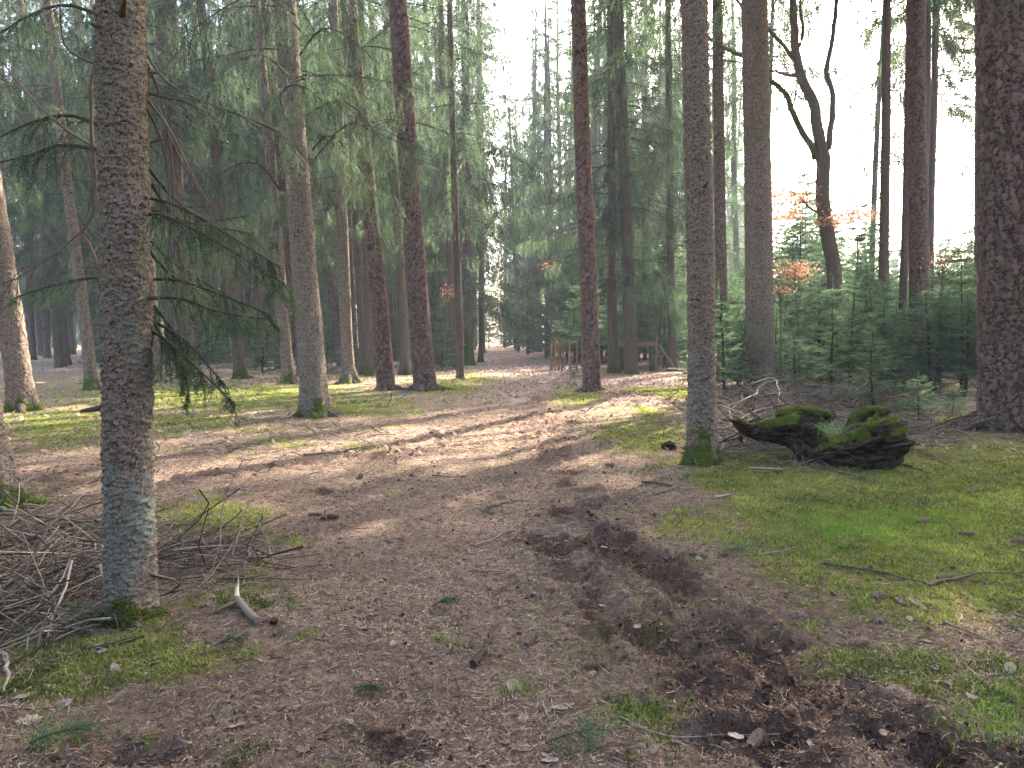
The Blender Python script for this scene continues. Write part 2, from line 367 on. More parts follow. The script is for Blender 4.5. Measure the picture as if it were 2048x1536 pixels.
def path_mask(x, y):
    w = 0.22 * fbm(x * 2.5, y * 2.5, s=21)
    return (x > np.interp(y, _PY, _PL) + w) & (x < np.interp(y, _PY, _PR) + w)
def H(x, y, fld=None):
    x = np.asarray(x, float); y = np.asarray(y, float)
    mo, mu, lf = fields(x, y) if fld is None else fld
    d = np.hypot(x, y)
    h = 0.05 * fbm(x * .22, y * .22, oct=2, s=31) * np.clip(1.5 - d / 40, 0.3, 1)
    h = h + 0.016 * fbm(x * 2.1, y * 2.1, oct=3, s=32) + 0.015 * fbm(x * 8, y * 8, oct=4, s=33)
    ch = fbm(x * 6.5 + 2 * vnoise(x * 3, y * 3, s=4), y * 9, oct=4, s=34)
    m = np.clip(mu, 0, 1.2)
    h = h + m * (0.12 * ch - 0.02) + m * 0.05 * np.abs(fbm(x * 22, y * 22, oct=3, s=38))
    h = h + np.clip(mo, 0, 1) * (0.022 * np.abs(fbm(x * 9, y * 9, oct=3, s=35)) + 0.01)
    rm, ph = ruts(x, y); h = h + rm * .028 * np.sin(ph * 48 + 3 * vnoise(x * 5, y * 5, s=77)) * (.3 + .7 * (vnoise(x * 2, y * 2, s=78) > -.2)) - rm * .02 + .03 * np.exp(-((rm - .45) / .15)**2)
    px, py = project(x, y)                       # the needle mound by the pine
    h = h + 0.16 * np.exp(-(((px - 1255) / 85)**2 + ((py - 797) / 16)**2))
    return h
def axis(lo, fine_lo, fine_hi, hi, st, g):
    a = [fine_hi]; s = st
    while a[-1] < hi: s *= g; a.append(a[-1] + s)
    b = [fine_lo]; s = st
    while b[-1] > lo: s *= g; b.append(b[-1] - s)
    return np.array(b[::-1][:-1] + list(np.arange(fine_lo, fine_hi, st)) + a)
def build_ground():
    X = axis(-260, -3.0, 3.0, 260, 0.017, 1.024); Y = axis(-62, 1.6, 5.2, 420, 0.016, 1.015)
    nx, ny = len(X), len(Y)
    gx, gy = np.meshgrid(X, Y); gx = gx.ravel(); gy = gy.ravel()
    fld = fields(gx, gy); z = H(gx, gy, fld)
    z = z + 0.006 * fbm(gx * 45, gy * 45, oct=2, s=37) * (np.hypot(gx, gy) < 9)
    V = np.stack([gx, gy, z], 1)
    i = np.arange(nx * ny).reshape(ny, nx)
    q = np.stack([i[:-1, :-1], i[:-1, 1:], i[1:, 1:], i[1:, :-1]], -1).reshape(-1, 4)
    cx = gx[q].mean(1); cy = gy[q].mean(1); pm = path_mask(cx, cy) & (cy < 130)
    for nm, sel in (("ground", ~pm), ("path", pm)):
        qs = q[sel]; used, inv = np.unique(qs, return_inverse=True)
        mb = MB(); mb.add(V[used], inv.reshape(-1, 4), 0, 0.5, True)
        me = mb.mesh(nm, [M['floor']], {"moss": fld[0][used], "mud": fld[1][used], "leaf": fld[2][used]})
        o = bpy.data.objects.new(nm, me); o['kind'] = 'structure'; C.objects.link(o)
build_ground()

# ------------------------------------------------------------------ object helpers
def tag(o, label=None, cat=None, group=None, kind=None):
    for k, v in (("label", label), ("category", cat), ("group", group), ("kind", kind)):
        if v: o[k] = v
    return o
def empty(name, loc, label, cat, group=None):
    o = bpy.data.objects.new(name, None); o.empty_display_size = 0.3; C.objects.link(o); o.location = [float(c) for c in loc]
    return tag(o, label, cat, group)
def obj(name, me, parent=None):
    o = bpy.data.objects.new(name, me); C.objects.link(o)
    if parent is not None: o.parent = parent
    return o

# ------------------------------------------------------------------ trunks
def trunk_mesh(name, kind, r_eye, r_vis, zvis, Hh, res, seed, flare=0.6, fh=0.32, mossh=0.5, mossdir=0.3, lichen=0.0, roots=5, fine=True, bend=0.0):
    n = int(np.clip(2 * math.pi * r_eye / res, 14, 190))
    zz = list(np.arange(-0.25, zvis, max(res, 0.004))) if fine else list(np.geomspace(0.15, zvis + .2, 14) - 0.4)
    zz += list(np.linspace(zvis, Hh, 9 if fine else 6))[1:]
    z = np.array(zz); th = np.arange(n) * 2 * math.pi / n
    r = np.interp(z, [-1, 1.3, zvis, Hh], [r_eye * 1.06, r_eye, r_vis, 0.02])
    lob = 0.55 + 0.45 * np.cos(roots * th + seed) * 1.0 + 0.35 * np.cos((roots - 2) * th + seed * 2.3)
    fl = flare * np.exp(-np.maximum(z, -0.1) / fh)
    R = r[:, None] * (1 + fl[:, None] * np.maximum(lob, 0.1)[None])
    Z = np.repeat(z[:, None], n, 1); TH = np.repeat(th[None], len(z), 0)
    cx = np.cos(TH); sx = np.sin(TH)
    R = R * (1 + 0.035 * vnoise(cx * 1.3 + seed, sx * 1.3, Z * 1.1, s=seed))
    ox = bend * np.sin(z * 0.55 + seed) * np.clip(z / 2, 0, 1); oy = bend * np.cos(z * 0.4 + seed * 2) * np.clip(z / 2, 0, 1)
    P = np.stack([R * cx + ox[:, None], R * sx + oy[:, None], Z], -1).reshape(-1, 3)
    cell = np.full(len(P), .5); edge = np.full(len(P), .5)
    zf = P[:, 2]
    if fine:
        if kind == 'spruce':
            cs = np.array([0.027, 0.027, 0.019]) * np.clip(res / .0062, 1, 1.9); q = P / cs + 0.4 * np.stack([fbm(*(P / .03).T, oct=3, s=1), fbm(*(P / .03).T, oct=3, s=2), fbm(*(P / .03).T, oct=3, s=3)], 1)
            f1, f2, cell, dv = voro(q, seed); edge = f2 - f1
            fl_ = sstep(0.4, 0.75, cell)                       # only some flakes lift off, their lower lip most
            d = fl_ * (0.009 * sstep(0.0, 0.13, edge) - 0.011 * dv[:, 2]) + 0.002 * (cell - .5) + 0.010 * fbm(*(P / .11).T, oct=4, s=seed) + 0.003 * fbm(*(P / .012).T, oct=2, s=seed)
            edge = np.where(cell > .45, edge, .12 + .5 * edge) + 0.03 * fbm(*(P / .02).T, oct=2, s=seed + 5)
        else:
            cs = np.array([0.062, 0.062, 0.125]) * (1 if r_eye < .3 else 1.25); q = P / cs + 0.75 * np.stack([fbm(*(P / .05).T, oct=4, s=1), fbm(*(P / .05).T, oct=4, s=2), fbm(*(P / .05).T, oct=4, s=3)], 1)
            f1, f2, cell, dv = voro(q, seed); edge = f2 - f1
            d = 0.028 * sstep(0.0, 0.25, edge) + 0.009 * (cell - .5) + 0.008 * fbm(*(P / .035).T, oct=4, s=seed)
        nr = np.stack([cx.ravel(), sx.ravel(), 0 * cx.ravel()], 1)
        fade = np.where(zf > zvis, 0, 1) * min(1.0, r_eye / 0.14)
        P = P + nr * (d * fade)[:, None]
    md = np.cos(TH.ravel() - mossdir)
    lobf = np.tile(lob, len(z))
    moss = np.clip(1.15 - zf / max(mossh, .01) * (1.25 - 0.6 * md), -1, 1.2) * (0.55 + 0.3 * lobf) if mossh > 0 else np.full(len(P), -1.)
    moss = np.maximum(moss, np.where(mossh > 0, (md > 0.6) * np.clip(0.6 - zf / (mossh * 4), -1, 1), -1))
    moss = moss + .55 * fbm(*(P / .13).T, oct=4, s=seed + 70) * (moss > -.9)
    li = lichen * sstep(-.12, .22, fbm(*(P * [1, 1, .5] / .16).T, oct=4, s=seed + 71)) * np.clip(1.3 - np.abs(zf - 0.7) / 1.1, 0, 1) * (0.4 + 0.6 * np.clip(np.cos(TH.ravel() + 1.4), 0, 1))
    i = np.arange(len(z) * n).reshape(len(z), n)
    a = i[:-1]; b = np.roll(i, -1, 1)[:-1]; c = np.roll(i, -1, 1)[1:]; dd = i[1:]
    mb = MB(); mb.add(P, np.stack([a, b, c, dd], -1).reshape(-1, 4), 0, 0.5, True)
    if fine:                                             # knots and short snapped stubs
        rs_ = np.random.default_rng(seed + 40); kk = int(5 + zvis * 1.6); za = .8 + (zvis - .8) * rs_.random(kk); aa = rs_.random(kk) * 6.283; ll = .03 + .10 * rs_.random(kk)**2
        rr0 = np.interp(za, [-1, 1.3, zvis, Hh], [r_eye * 1.06, r_eye, r_vis, 0.02]) - .02
        tt = np.linspace(0, 1, 4)[None]; rad = rr0[:, None] + (ll + .03)[:, None] * tt; dz = ll[:, None] * (.3 - .6 * rs_.random((kk, 1))) * tt
        tubes(mb, np.stack([rad * np.cos(aa)[:, None] + bend * np.sin(za * .55 + seed)[:, None] * 1, rad * np.sin(aa)[:, None] + bend * np.cos(za * .4 + seed * 2)[:, None], za[:, None] + dz], -1), (.008 + .008 * rs_.random(kk))[:, None] * np.array([[1.8, 1.1, .9, .55]]), 6, 0, .3)
        ex = mb.n - len(P); cell, edge = [np.append(q_, np.full(ex, .3)) for q_ in (cell, edge)]; moss_, li = np.append(moss, np.full(ex, -1.)), np.append(li, np.zeros(ex))
    else: moss_ = moss
    me = mb.mesh(name, [M[kind if fine else kind + '_far']], {"cell": cell, "edge": edge, "moss": moss_, "lichen": li})
    return me, P, moss

# ------------------------------------------------------------------ boughs and crowns
def bough_set(mb, O, az, L, r, rise=0.15, sag=0.45, tip=0.12, sec=9.0, sl=0.5, hang=0.75, plane=0.5, per=22, nl=0.04, nw=0.011, ter=0, fol=0, wood=1, sides=4, r0=0.018, tone=0.45, bare=0.12, wig=0.06, seclen_var=0.7):
    """Boughs with hanging side shoots. O [B,3] origins, az [B], L [B]"""
    B = len(L); N = 8; s = np.linspace(0, 1, N)[None]
    dx = np.cos(az)[:, None]; dy = np.sin(az)[:, None]; Lc = L[:, None]
    rad = Lc * s * 0.95
    rs = rise + 0.12 * r.normal(size=(B, 1)); sg = sag * (0.8 + 0.4 * r.random((B, 1)))
    z = Lc * (rs * s - sg * s**1.7 + tip * s**3)
    lat = Lc * wig * np.cumsum(r.normal(size=(B, N)), 1) * s / 2
    P = np.stack([O[:, 0:1] + rad * dx - lat * dy, O[:, 1:2] + rad * dy + lat * dx, O[:, 2:3] + z + lat * .3], -1)
    R = np.clip(r0 * (L[:, None] / 2.5) * (1 - 0.85 * s), 0.003, 1) * np.ones((B, N))
    tubes(mb, P, R, sides, wood, 0.4)
    shoots_on(mb, P, L, r, sec, sl, hang, plane, per, nl, nw, ter, fol, wood, tone, bare, seclen_var)
def shoots_on(mb, P, L, r, sec, sl, hang, plane, per, nl, nw, ter, fol, wood, tone, bare, seclen_var=0.7, woodr=0.0035):
    B, N, _ = P.shape
    m = np.maximum((L * sec).astype(int), 2); K = int(m.sum()); bi = np.repeat(np.arange(B), m)
    st = bare + (1 - bare) * r.random(K) ** 0.85; u = np.clip(st, 0, .999) * (N - 1); i = u.astype(int); f = (u - i)[:, None]
    q0 = P[bi, i] * (1 - f) + P[bi, i + 1] * f; tg = norm(P[bi, i + 1] - P[bi, i])
    side = norm(np.cross(tg, [0, 0, 1.0])) * np.where(r.random(K) < .5, 1, -1)[:, None]
    ln = sl * np.minimum(1.15 - 0.75 * st, 0.35 + 2.2 * st) * (1 - seclen_var / 2 + seclen_var * r.random(K)) * np.clip(L[bi] / 2.2, .45, 1.3)
    t = np.linspace(0, 1, 4)[None, :, None]
    dirh = norm(tg * (0.55 + .3 * r.random((K, 1))) + side * plane * (0.6 + .8 * r.random((K, 1))))
    hg = hang * (0.6 + 0.7 * r.random((K, 1, 1)))
    w1 = 1 - hang * 0.75 * t
    Q = q0[:, None] + ln[:, None, None] * (dirh[:, None] * t * w1 + np.array([0, 0, -1.0]) * hg * t**1.35 + 0.06 * r.normal(size=(K, 4, 3)) * t)
    tn = np.clip(tone + 0.26 * r.normal(size=B)[bi] + 0.24 * r.normal(size=K), 0.02, 1)
    if woodr: tubes(mb, Q, np.repeat(np.array([[1, .8, .6, .3]]) * woodr, K, 0), 3, wood, 0.3)
    needles(mb, Q, per, nl, nw, fol, tn, r=r)
    if ter:
        k2 = np.repeat(np.arange(K), ter); K2 = len(k2)
        u = 0.15 + 0.8 * r.random(K2); u = u * 3; i = u.astype(int); f = (u - i)[:, None]
        a0 = Q[k2, i] * (1 - f) + Q[k2, i + 1] * f; tg2 = norm(Q[k2, i + 1] - Q[k2, i])
        d2 = norm(tg2 * 0.9 + r.normal(size=(K2, 3)) * np.array([.6, .6, .35]) + np.array([0, 0, -0.35 * hang]))
        l2 = ln[k2] * (0.25 + 0.3 * r.random(K2))
        tt = np.linspace(0, 1, 3)[None, :, None]
        Q2 = a0[:, None] + l2[:, None, None] * (d2[:, None] * tt + np.array([0, 0, -1.0]) * 0.25 * hang * tt**2)
        needles(mb, Q2, max(per // 2, 4), nl, nw, fol, np.clip(tn[k2] + .08, 0, 1), r=r)
    # needles along the outer part of the bough itself
    needles(mb, P[:, N // 2:], per * 2, nl, nw, fol, np.clip(tone + .1, 0, 1), r=r)

def spruce_crown(name, seed, z0, z1, Lmax, nb, detail, low_len=1.0, mat='needle'):
    r = np.random.default_rng(seed); mb = MB()
    g = np.sort(r.random(nb) ** 0.9); z = z0 + (z1 - z0) * g
    L = Lmax * (1 - g) ** 0.75 * (0.65 + 0.5 * r.random(nb)) + 0.35
    L *= np.where(g < 0.2, low_len + (1 - low_len) * g / 0.2, 1)
    az = r.random(nb) * 6.283
    O = np.stack([0 * z, 0 * z, z], 1)
    D = {2: dict(sec=10, per=40, nl=0.030, nw=0.0115, ter=3, sides=4), 1: dict(sec=9, per=26, nl=0.050, nw=0.022, ter=2, sides=3),
         0: dict(sec=8, per=12, nl=0.10, nw=0.034, ter=1, sides=3)}[detail]
    bough_set(mb, O, az, L, r, rise=0.12, sag=0.55, tip=0.14, sl=0.72, hang=0.95, plane=0.45, tone=0.38, bare=0.18, **D)
    return mb.mesh(name, [M[mat], M['limb']])
def dead_set(name, seed, z0, z1, nb, Lmax, rr=0.18, tone=(0.05, 0.45), moss=False):
    """bare dead branches with fine drooping side twigs"""
    r = np.random.default_rng(seed); mb = MB()
    z = z0 + (z1 - z0) * r.random(nb); az = r.random(nb) * 6.283; L = Lmax * (0.15 + 0.85 * r.random(nb) ** 1.3)
    N = 8; s = np.linspace(0, 1, N)[None]; Lc = L[:, None]
    lat = Lc * 0.09 * np.cumsum(r.normal(size=(nb, N)), 1) * s
    zz = z[:, None] + Lc * ((0.15 + .25 * r.normal(size=(nb, 1))) * s - (0.35 + .3 * r.random((nb, 1))) * s**2)
    P = np.stack([(rr * .7 + Lc * s) * np.cos(az)[:, None] - lat * np.sin(az)[:, None], (rr * .7 + Lc * s) * np.sin(az)[:, None] + lat * np.cos(az)[:, None], zz], -1)
    tn = tone[0] + (tone[1] - tone[0]) * r.random(nb)
    tubes(mb, P, np.clip((0.005 + 0.006 * L)[:, None] * (1 - .8 * s), .002, 1), 4, 0, tn)
    m = (L * 5).astype(int); bi = np.repeat(np.arange(nb), m); K = len(bi)
    u = (0.25 + .74 * r.random(K)) * (N - 1); i = u.astype(int); f = (u - i)[:, None]
    q0 = P[bi, i] * (1 - f) + P[bi, i + 1] * f; tg = norm(P[bi, i + 1] - P[bi, i])
    d = norm(tg + 0.8 * norm(np.cross(tg, [0, 0, 1.])) * np.where(r.random(K) < .5, 1, -1)[:, None]); l = (0.2 + 0.5 * r.random(K)) * np.clip(L[bi], .3, 1.2)
    t = np.linspace(0, 1, 5)[None, :, None]
    Q = q0[:, None] + l[:, None, None] * (d[:, None] * t * (1 - .35 * t) + np.array([0, 0, -.75]) * t**1.6 + .05 * r.normal(size=(K, 5, 3)) * t)
    tubes(mb, Q, np.repeat(np.array([[.004, .0035, .003, .0022, .0014]]), K, 0), 3, 0, tn[bi])
    return mb.mesh(name, [M['twig']])
def pine_crown(name, seed, z0, z1, Lmax, nb):
    r = np.random.default_rng(seed); mb = MB()
    g = r.random(nb); z = z0 + (z1 - z0) * g; L = Lmax * (0.5 + .5 * np.sin(math.pi * np.clip(g, .1, .9))) * (.6 + .5 * r.random(nb)); az = r.random(nb) * 6.283
    bough_set(mb, np.stack([0 * z, 0 * z, z], 1), az, L, r, rise=.35, sag=.15, tip=.1, sec=6, sl=.7, hang=.15, plane=.9, per=26, nl=.10, nw=.022, ter=3, sides=4, r0=.03, tone=.45, bare=.4)
    return mb.mesh(name, [M['pine_needle'], M['limb']])
def young_mesh(name, seed, h, wmax, bare_h, detail=1):
    r = np.random.default_rng(seed); mb = MB()
    step = 0.22 if h < 2.6 else 0.3
    z = []; 
    for zz in np.arange(bare_h, h * 0.97, step): z += [zz + 0.06 * r.normal()] * int(r.integers(6, 9)) + [zz + step * r.random()] * 3
    z = np.array(z); g = np.clip((z - bare_h) / (h - bare_h), 0, 1); nb = len(z)
    L = wmax * (1 - g) ** 0.8 * (.65 + .45 * r.random(nb)) + 0.07; az = r.random(nb) * 6.283
    D = {2: dict(sec=28, per=30, nl=0.022, nw=0.0085, ter=2), 1: dict(sec=20, per=18, nl=0.034, nw=0.015, ter=2), 0: dict(sec=9, per=10, nl=0.07, nw=0.026, ter=1)}[detail]
    bough_set(mb, np.stack([0 * z, 0 * z, z], 1), az, L, r, rise=.28, sag=.35, tip=.2, sl=.42, hang=.12, plane=.9, sides=3, r0=.012, tone=.5, bare=.12, wig=.03, **D)
    needles(mb, np.array([[[0, 0, h * .9], [0, 0, h * 1.0], [0, 0, h * 1.06]]]), 60, .04, .01, 0, .7, r=r)
    crown = mb.mesh(name + "_crown", [M['young'], M['limb']])
    tb = MB(); zz = np.linspace(-.1, h * 1.0, 12)
    wob = 0.02 * np.cumsum(r.normal(size=(12, 2)), 0)
    P = np.concatenate([wob * np.clip(zz, 0, 1)[:, None], zz[:, None]], 1)
    tubes(tb, P, np.interp(zz, [0, h], [0.012 + .010 * h, .004]), 7, 0, .3)
    # dead lower twigs
    k = int(14 + h * 4); z0 = .15 + (bare_h + .4) * r.random(k); a = r.random(k) * 6.283; l = .15 + .5 * r.random(k)
    t = np.linspace(0, 1, 4)[None]
    Q = np.stack([l[:, None] * t * np.cos(a)[:, None], l[:, None] * t * np.sin(a)[:, None], z0[:, None] + l[:, None] * (.2 * t - .45 * t**2)], -1) + .02 * r.normal(size=(k, 4, 3))
    tubes(tb, Q, np.repeat([[.004, .003, .0025, .0015]], k, 0), 3, 0, .2)
    trunk = tb.mesh(name + "_trunk", [M['limb']])
    return trunk, crown

CR = {  # shared crown meshes
 'near': [spruce_crown("spruce_crown_near_%d" % i, 100 + i, 4.4 + .8 * i, 24, 3.1, 95, 2, .6) for i in range(2)],
 'droop': [spruce_crown("spruce_crown_droop_%d" % i, 120 + i, 3.0, 25, 3.7, 200, 2 if i == 0 else 1, .8) for i in range(2)],
 'mid': [spruce_crown("spruce_crown_mid_%d" % i, 140 + i, (4.2, 5.5, 8.0)[i], 25, 3.1, 112, 1, .7) for i in range(3)],
 'far': [spruce_crown("spruce_crown_far_%d" % i, 160 + i, (3.5, 6, 9)[i], 24, 3.1, 120, 0, .7) for i in range(3)],
 'high': [spruce_crown("spruce_crown_high_%d" % i, 190 + i, (10.5, 14)[i], 25, 4.6, 210, 1, .8) for i in range(2)],  # dense crowns above the view, shaped to shade the floor
 'pine': [pine_crown("pine_crown_%d" % i, 180 + i, 14.5, 25, 4.0, 60) for i in range(2)],
}
DEAD = [dead_set("dead_branches_%d" % i, 200 + i, (2.6, 3.5, 3.0)[i], 9, 42, (1.3, 1.8, .8)[i]) for i in range(3)]

# ------------------------------------------------------------------ the trunks one can tell apart
PLACED = []      # (x, y) of every tree
def lean_matrix(B, T):
    d = Vector(T - B).normalized(); return d.to_track_quat('Z', 'Y').to_euler()
def hand_tree(idx, kind, base, top, w_eye, w_top, label, crown=None, csc=1.0, crot=0.0, dead=None, flare=.6, fh=.32, mossh=.35, mossdir=.3, lichen=0., roots=5, bend=.02, name=None, depth=None, fine=None):
    B = on_ground(*base) if depth is None else None
    if B is None:
        B = at_depth(base[0], base[1], depth); B[2] = float(H(B[0:1], B[1:2])[0])
    d = B[1]; T = at_depth(top[0], top[1], d)
    r1 = w_eye * d / F / 2; r2 = w_top * d / F / 2; zvis = float(np.linalg.norm(T - B)) + .3
    zvis = max(zvis, 3.0)
    fine = d < 24 if fine is None else fine
    nm = name or (kind + "_tree")
    e = empty(nm, B, label, "tree"); e.rotation_euler = lean_matrix(B, T)
    me, P, moss = trunk_mesh(nm + "_trunk", kind, r1, r2, zvis, 26, max(0.0062 * d / 3.8 * .85, .006), idx, flare, fh, mossh, mossdir, lichen, roots, fine, bend)
    obj("trunk", me, e)
    if crown is not None:
        c = obj("crown", crown, e); c.rotation_euler = (0, 0, crot); c.scale = (csc, csc, 1)
    if dead is not None:
        c = obj("dead_branches", DEAD[dead], e); c.rotation_euler = (0, 0, crot + 1)
    if d < 27:                                              # root spurs running into the floor
        rr = np.random.default_rng(idx + 300); nr_ = 4 + idx % 3
        for q_ in range(nr_):
            a_ = q_ * 6.283 / nr_ + rr.normal() * .35 - (0 if idx != 25 else .2); L_ = r1 * (2.0 + 1.8 * rr.random()); tt = np.linspace(0, 1, 12)
            aa = a_ + .35 * rr.normal() * tt; rad = r1 * .55 + L_ * tt
            P_ = np.stack([rad * np.cos(aa), rad * np.sin(aa), r1 * .75 * (1 - tt)**2.2 - .02 - .05 * tt], 1)
            tb = MB(); tubes(tb, P_, r1 * (.34 * (1 - tt)**.8 + .05) * (1 + .12 * rr.normal(size=12)), 12, 0, .4); n_ = tb.n
            obj("root", tb.mesh("tree_root", [M[kind + '_far']], {"cell": np.zeros(n_), "edge": np.zeros(n_), "lichen": np.zeros(n_), "moss": np.full(n_, (.62 if rr.random() < .6 else .3) if mossh > .15 else .1)}), e)
    if mossh > 0 and d < 15:                                # tufts of moss standing off the root flare
        sel = np.where((moss > 0.45) & (P[:, 2] < zvis) & (P[:, 2] > -.05))[0]
        if len(sel) > 50:
            k = min(len(sel) * 2, 16000); s = rng.choice(sel, k); p = P[s] + rng.normal(size=(k, 3)) * .006
            out = norm(p * np.array([1, 1, 0]) + np.array([0, 0, .02]))
            mt = MB(); h = .012 * (.5 + rng.random((k, 1))) * max(1, d / 7); a = norm(rng.normal(size=(k, 3))) * .004 * max(1, d / 7)
            tip = p + norm(out + .7 * rng.normal(size=(k, 3)) + np.array([0, 0, .3])) * h
            mt.add(np.stack([p - a, p + a, tip], 1).reshape(-1, 3), np.arange(3 * k).reshape(-1, 3), 0, np.repeat(rng.random(k) * .6, 3))
            obj("moss", mt.mesh("trunk_moss", [M['moss']]), e)
    PLACED.append((B[0], B[1])); return e, B
hand = hand_tree
near_tree, NB = hand(1, 'spruce', (262,1238), (236,0), 89, 82, "near spruce with scaly flaking bark and bluish lichen low on its trunk", mossh=.13, mossdir=3.7, lichen=1.0, flare=.28, fh=.16, name="spruce_tree", bend=.008)
hand(2, 'spruce', (2,1018), (-190,0), 62, 46, "spruce cut by the left picture edge with mossy root foot", crown=CR['high'][0], crot=.5, mossh=.4, mossdir=0., flare=.6)
hand(3, 'spruce', (46,822), (-75,0), 44, 34, "thick dark spruce leaning left behind the spruce at the left picture edge", crown=CR['near'][0], crot=1.0, dead=0, mossh=.3, flare=.4)
hand(4, 'spruce', (186,780), (92,0), 21, 15, "slim reddish spruce with mossy foot left of the near lichened trunk", crown=CR['mid'][0], dead=1, mossh=.5)
hand(5, 'spruce', (310,765), (262,0), 27, 20, "reddish spruce half hidden just right of the near lichened trunk", crown=CR['mid'][1], dead=2, mossh=.2)
hand(6, 'pine', (408,726), (290,0), 20, 15, "pinkish pine trunk behind the hanging green spray of the near spruce", crown=CR['pine'][0], mossh=0)
hand(7, 'spruce', (483,758), (400,0), 22, 16, "brown spruce with bright moss foot and a long seam in its bark", crown=CR['mid'][2], crot=2., dead=0, mossh=.7)
hand(8, 'spruce', (578,767), (511,0), 23, 18, "slender spruce immediately left of the thick brown mossy-footed trunk", crown=CR['mid'][0], crot=3., dead=2, mossh=.5)
hand(9, 'pine', (606,752), (528,0), 20, 18, "pink-barked pine pressed behind the left edge of the thick brown trunk", crown=CR['pine'][1], mossh=0)
main_l, _ = hand(10, 'spruce', (631,832), (571,0), 50, 40, "thick brown spruce with green moss collar at the left verge of the path", crown=CR['near'][0], crot=4.2, mossh=.34, mossdir=.2, lichen=.35, flare=.75, fh=.34, roots=5)
hand(11, 'spruce', (697,766), (666,0), 24, 15, "spruce standing on wide spreading moss-covered roots", crown=CR['mid'][1], crot=.7, dead=1, mossh=.6, flare=1.3, fh=.22, mossdir=3.5)
hand(12, 'pine', (686,733), (572,0), 17, 13, "thin pink pine behind the spruce with spreading mossy roots", crown=CR['pine'][0], crot=1., mossh=0)
hand(13, 'spruce', (727,750), (690,0), 13, 9, "thin grey spruce with moss foot just left of the dark red pine", crown=CR['mid'][2], crot=1.5, mossh=.5)
hand(14, 'spruce', (738,752), (722,0), 15, 11, "thin spruce peeping out behind the base of the dark red pine", crown=CR['mid'][0], crot=4.5, mossh=.6)
hand(15, 'pine', (773,780), (697,0), 31, 26, "dark red leaning pine between the mossy-rooted spruce and the grey-footed trunk", crown=CR['pine'][1], crot=2., mossh=.0, flare=.25)
hand(16, 'spruce', (811,749), (771,0), 20, 14, "brown spruce with mossy foot seen between two large leaning trunks", crown=CR['mid'][1], crot=5., dead=0, mossh=.4)
hand(17, 'pine', (850,781), (793,0), 39, 32, "large plated trunk with grey foot and green twigs at its base", crown=CR['near'][1], crot=2.4, mossh=.12, flare=.3)
hand(18, 'spruce', (907,738), (880,0), 15, 12, "reddish trunk behind the thin straight spruce left of the path", crown=CR['mid'][2], crot=.3, dead=2, mossh=.5)
hand(19, 'spruce', (921,758), (899,0), 15, 9, "thin straight grey spruce with one mossy side closest to the path", crown=CR['mid'][0], crot=2.2, dead=0, mossh=.5, mossdir=3.3, flare=.2)
hand(20, 'spruce', (938,731), (930,0), 20, 14, "green mossy stout trunk behind the thin straight grey spruce", crown=CR['droop'][1], crot=1., mossh=3., csc=1.35)
hand(21, 'spruce', (962,724), (956,0), 10, 7, "slim dark spruce at the left shoulder where the path narrows", csc=1.2, crown=CR['droop'][1], crot=1.9, mossh=.2)
hand(22, 'pine', (1184,783), (1157,0), 31, 25, "dark pine with furrowed flaring foot at the right verge of the path", crown=CR['pine'][0], crot=3., mossh=.0, flare=.55, fh=.3, roots=4)
hand(23, 'spruce', (1227,746), (1220,0), 20, 12, "olive grey spruce with long drooping boughs behind the furrowed pine", csc=1.2, crown=CR['droop'][0], crot=.4, mossh=.5)
hand(24, 'spruce', (1263,748), (1236,0), 27, 20, "reddish scaly spruce standing in front of the wooden barrier", crown=CR['mid'][0], crot=.9, dead=1, mossh=.1, flare=.25, mossdir=0)
main_r, _ = hand(25, 'spruce', (1404,925), (1388,0), 52, 49, "spruce with moss-covered right side and root spur beside the rotten stump", crown=CR['high'][0], crot=5.5, mossh=.42, mossdir=-.3, lichen=.4, flare=.75, fh=.24, roots=4)
hand(26, 'pine', (1447,762), (1433,0), 24, 19, "dark reddish pine rising behind young spruces beside the stump's spruce", crown=CR['high'][1], crot=1., mossh=0)
hand(27, 'spruce', (1522,793), (1508,0), 54, 47, "stout straight spruce behind the brushwood heap", crown=CR['high'][0], crot=1.7, dead=2, mossh=.45, mossdir=-.2, lichen=.4)
hand(29, 'spruce', (1767,760), (1773,0), 20, 14, "left trunk of the three standing over the young spruce thicket", crown=CR['high'][1], crot=.5, dead=1, mossh=0)
hand(30, 'spruce', (1803,760), (1818,0), 17, 7, "thin olive middle trunk of the three over the young spruce thicket", crown=CR['pine'][1], crot=4.5, mossh=0)
hand(31, 'pine', (1838,768), (1834,0), 35, 29, "plated pine, thickest of the three trunks over the young thicket", crown=CR['pine'][0], crot=2.5, mossh=0)
hand(32, 'pine', (2012,858), (2014,0), 92, 92, "massive old pine with deep bark plates at the right picture edge", crown=CR['high'][0], crot=3.5, mossh=0, flare=.12)

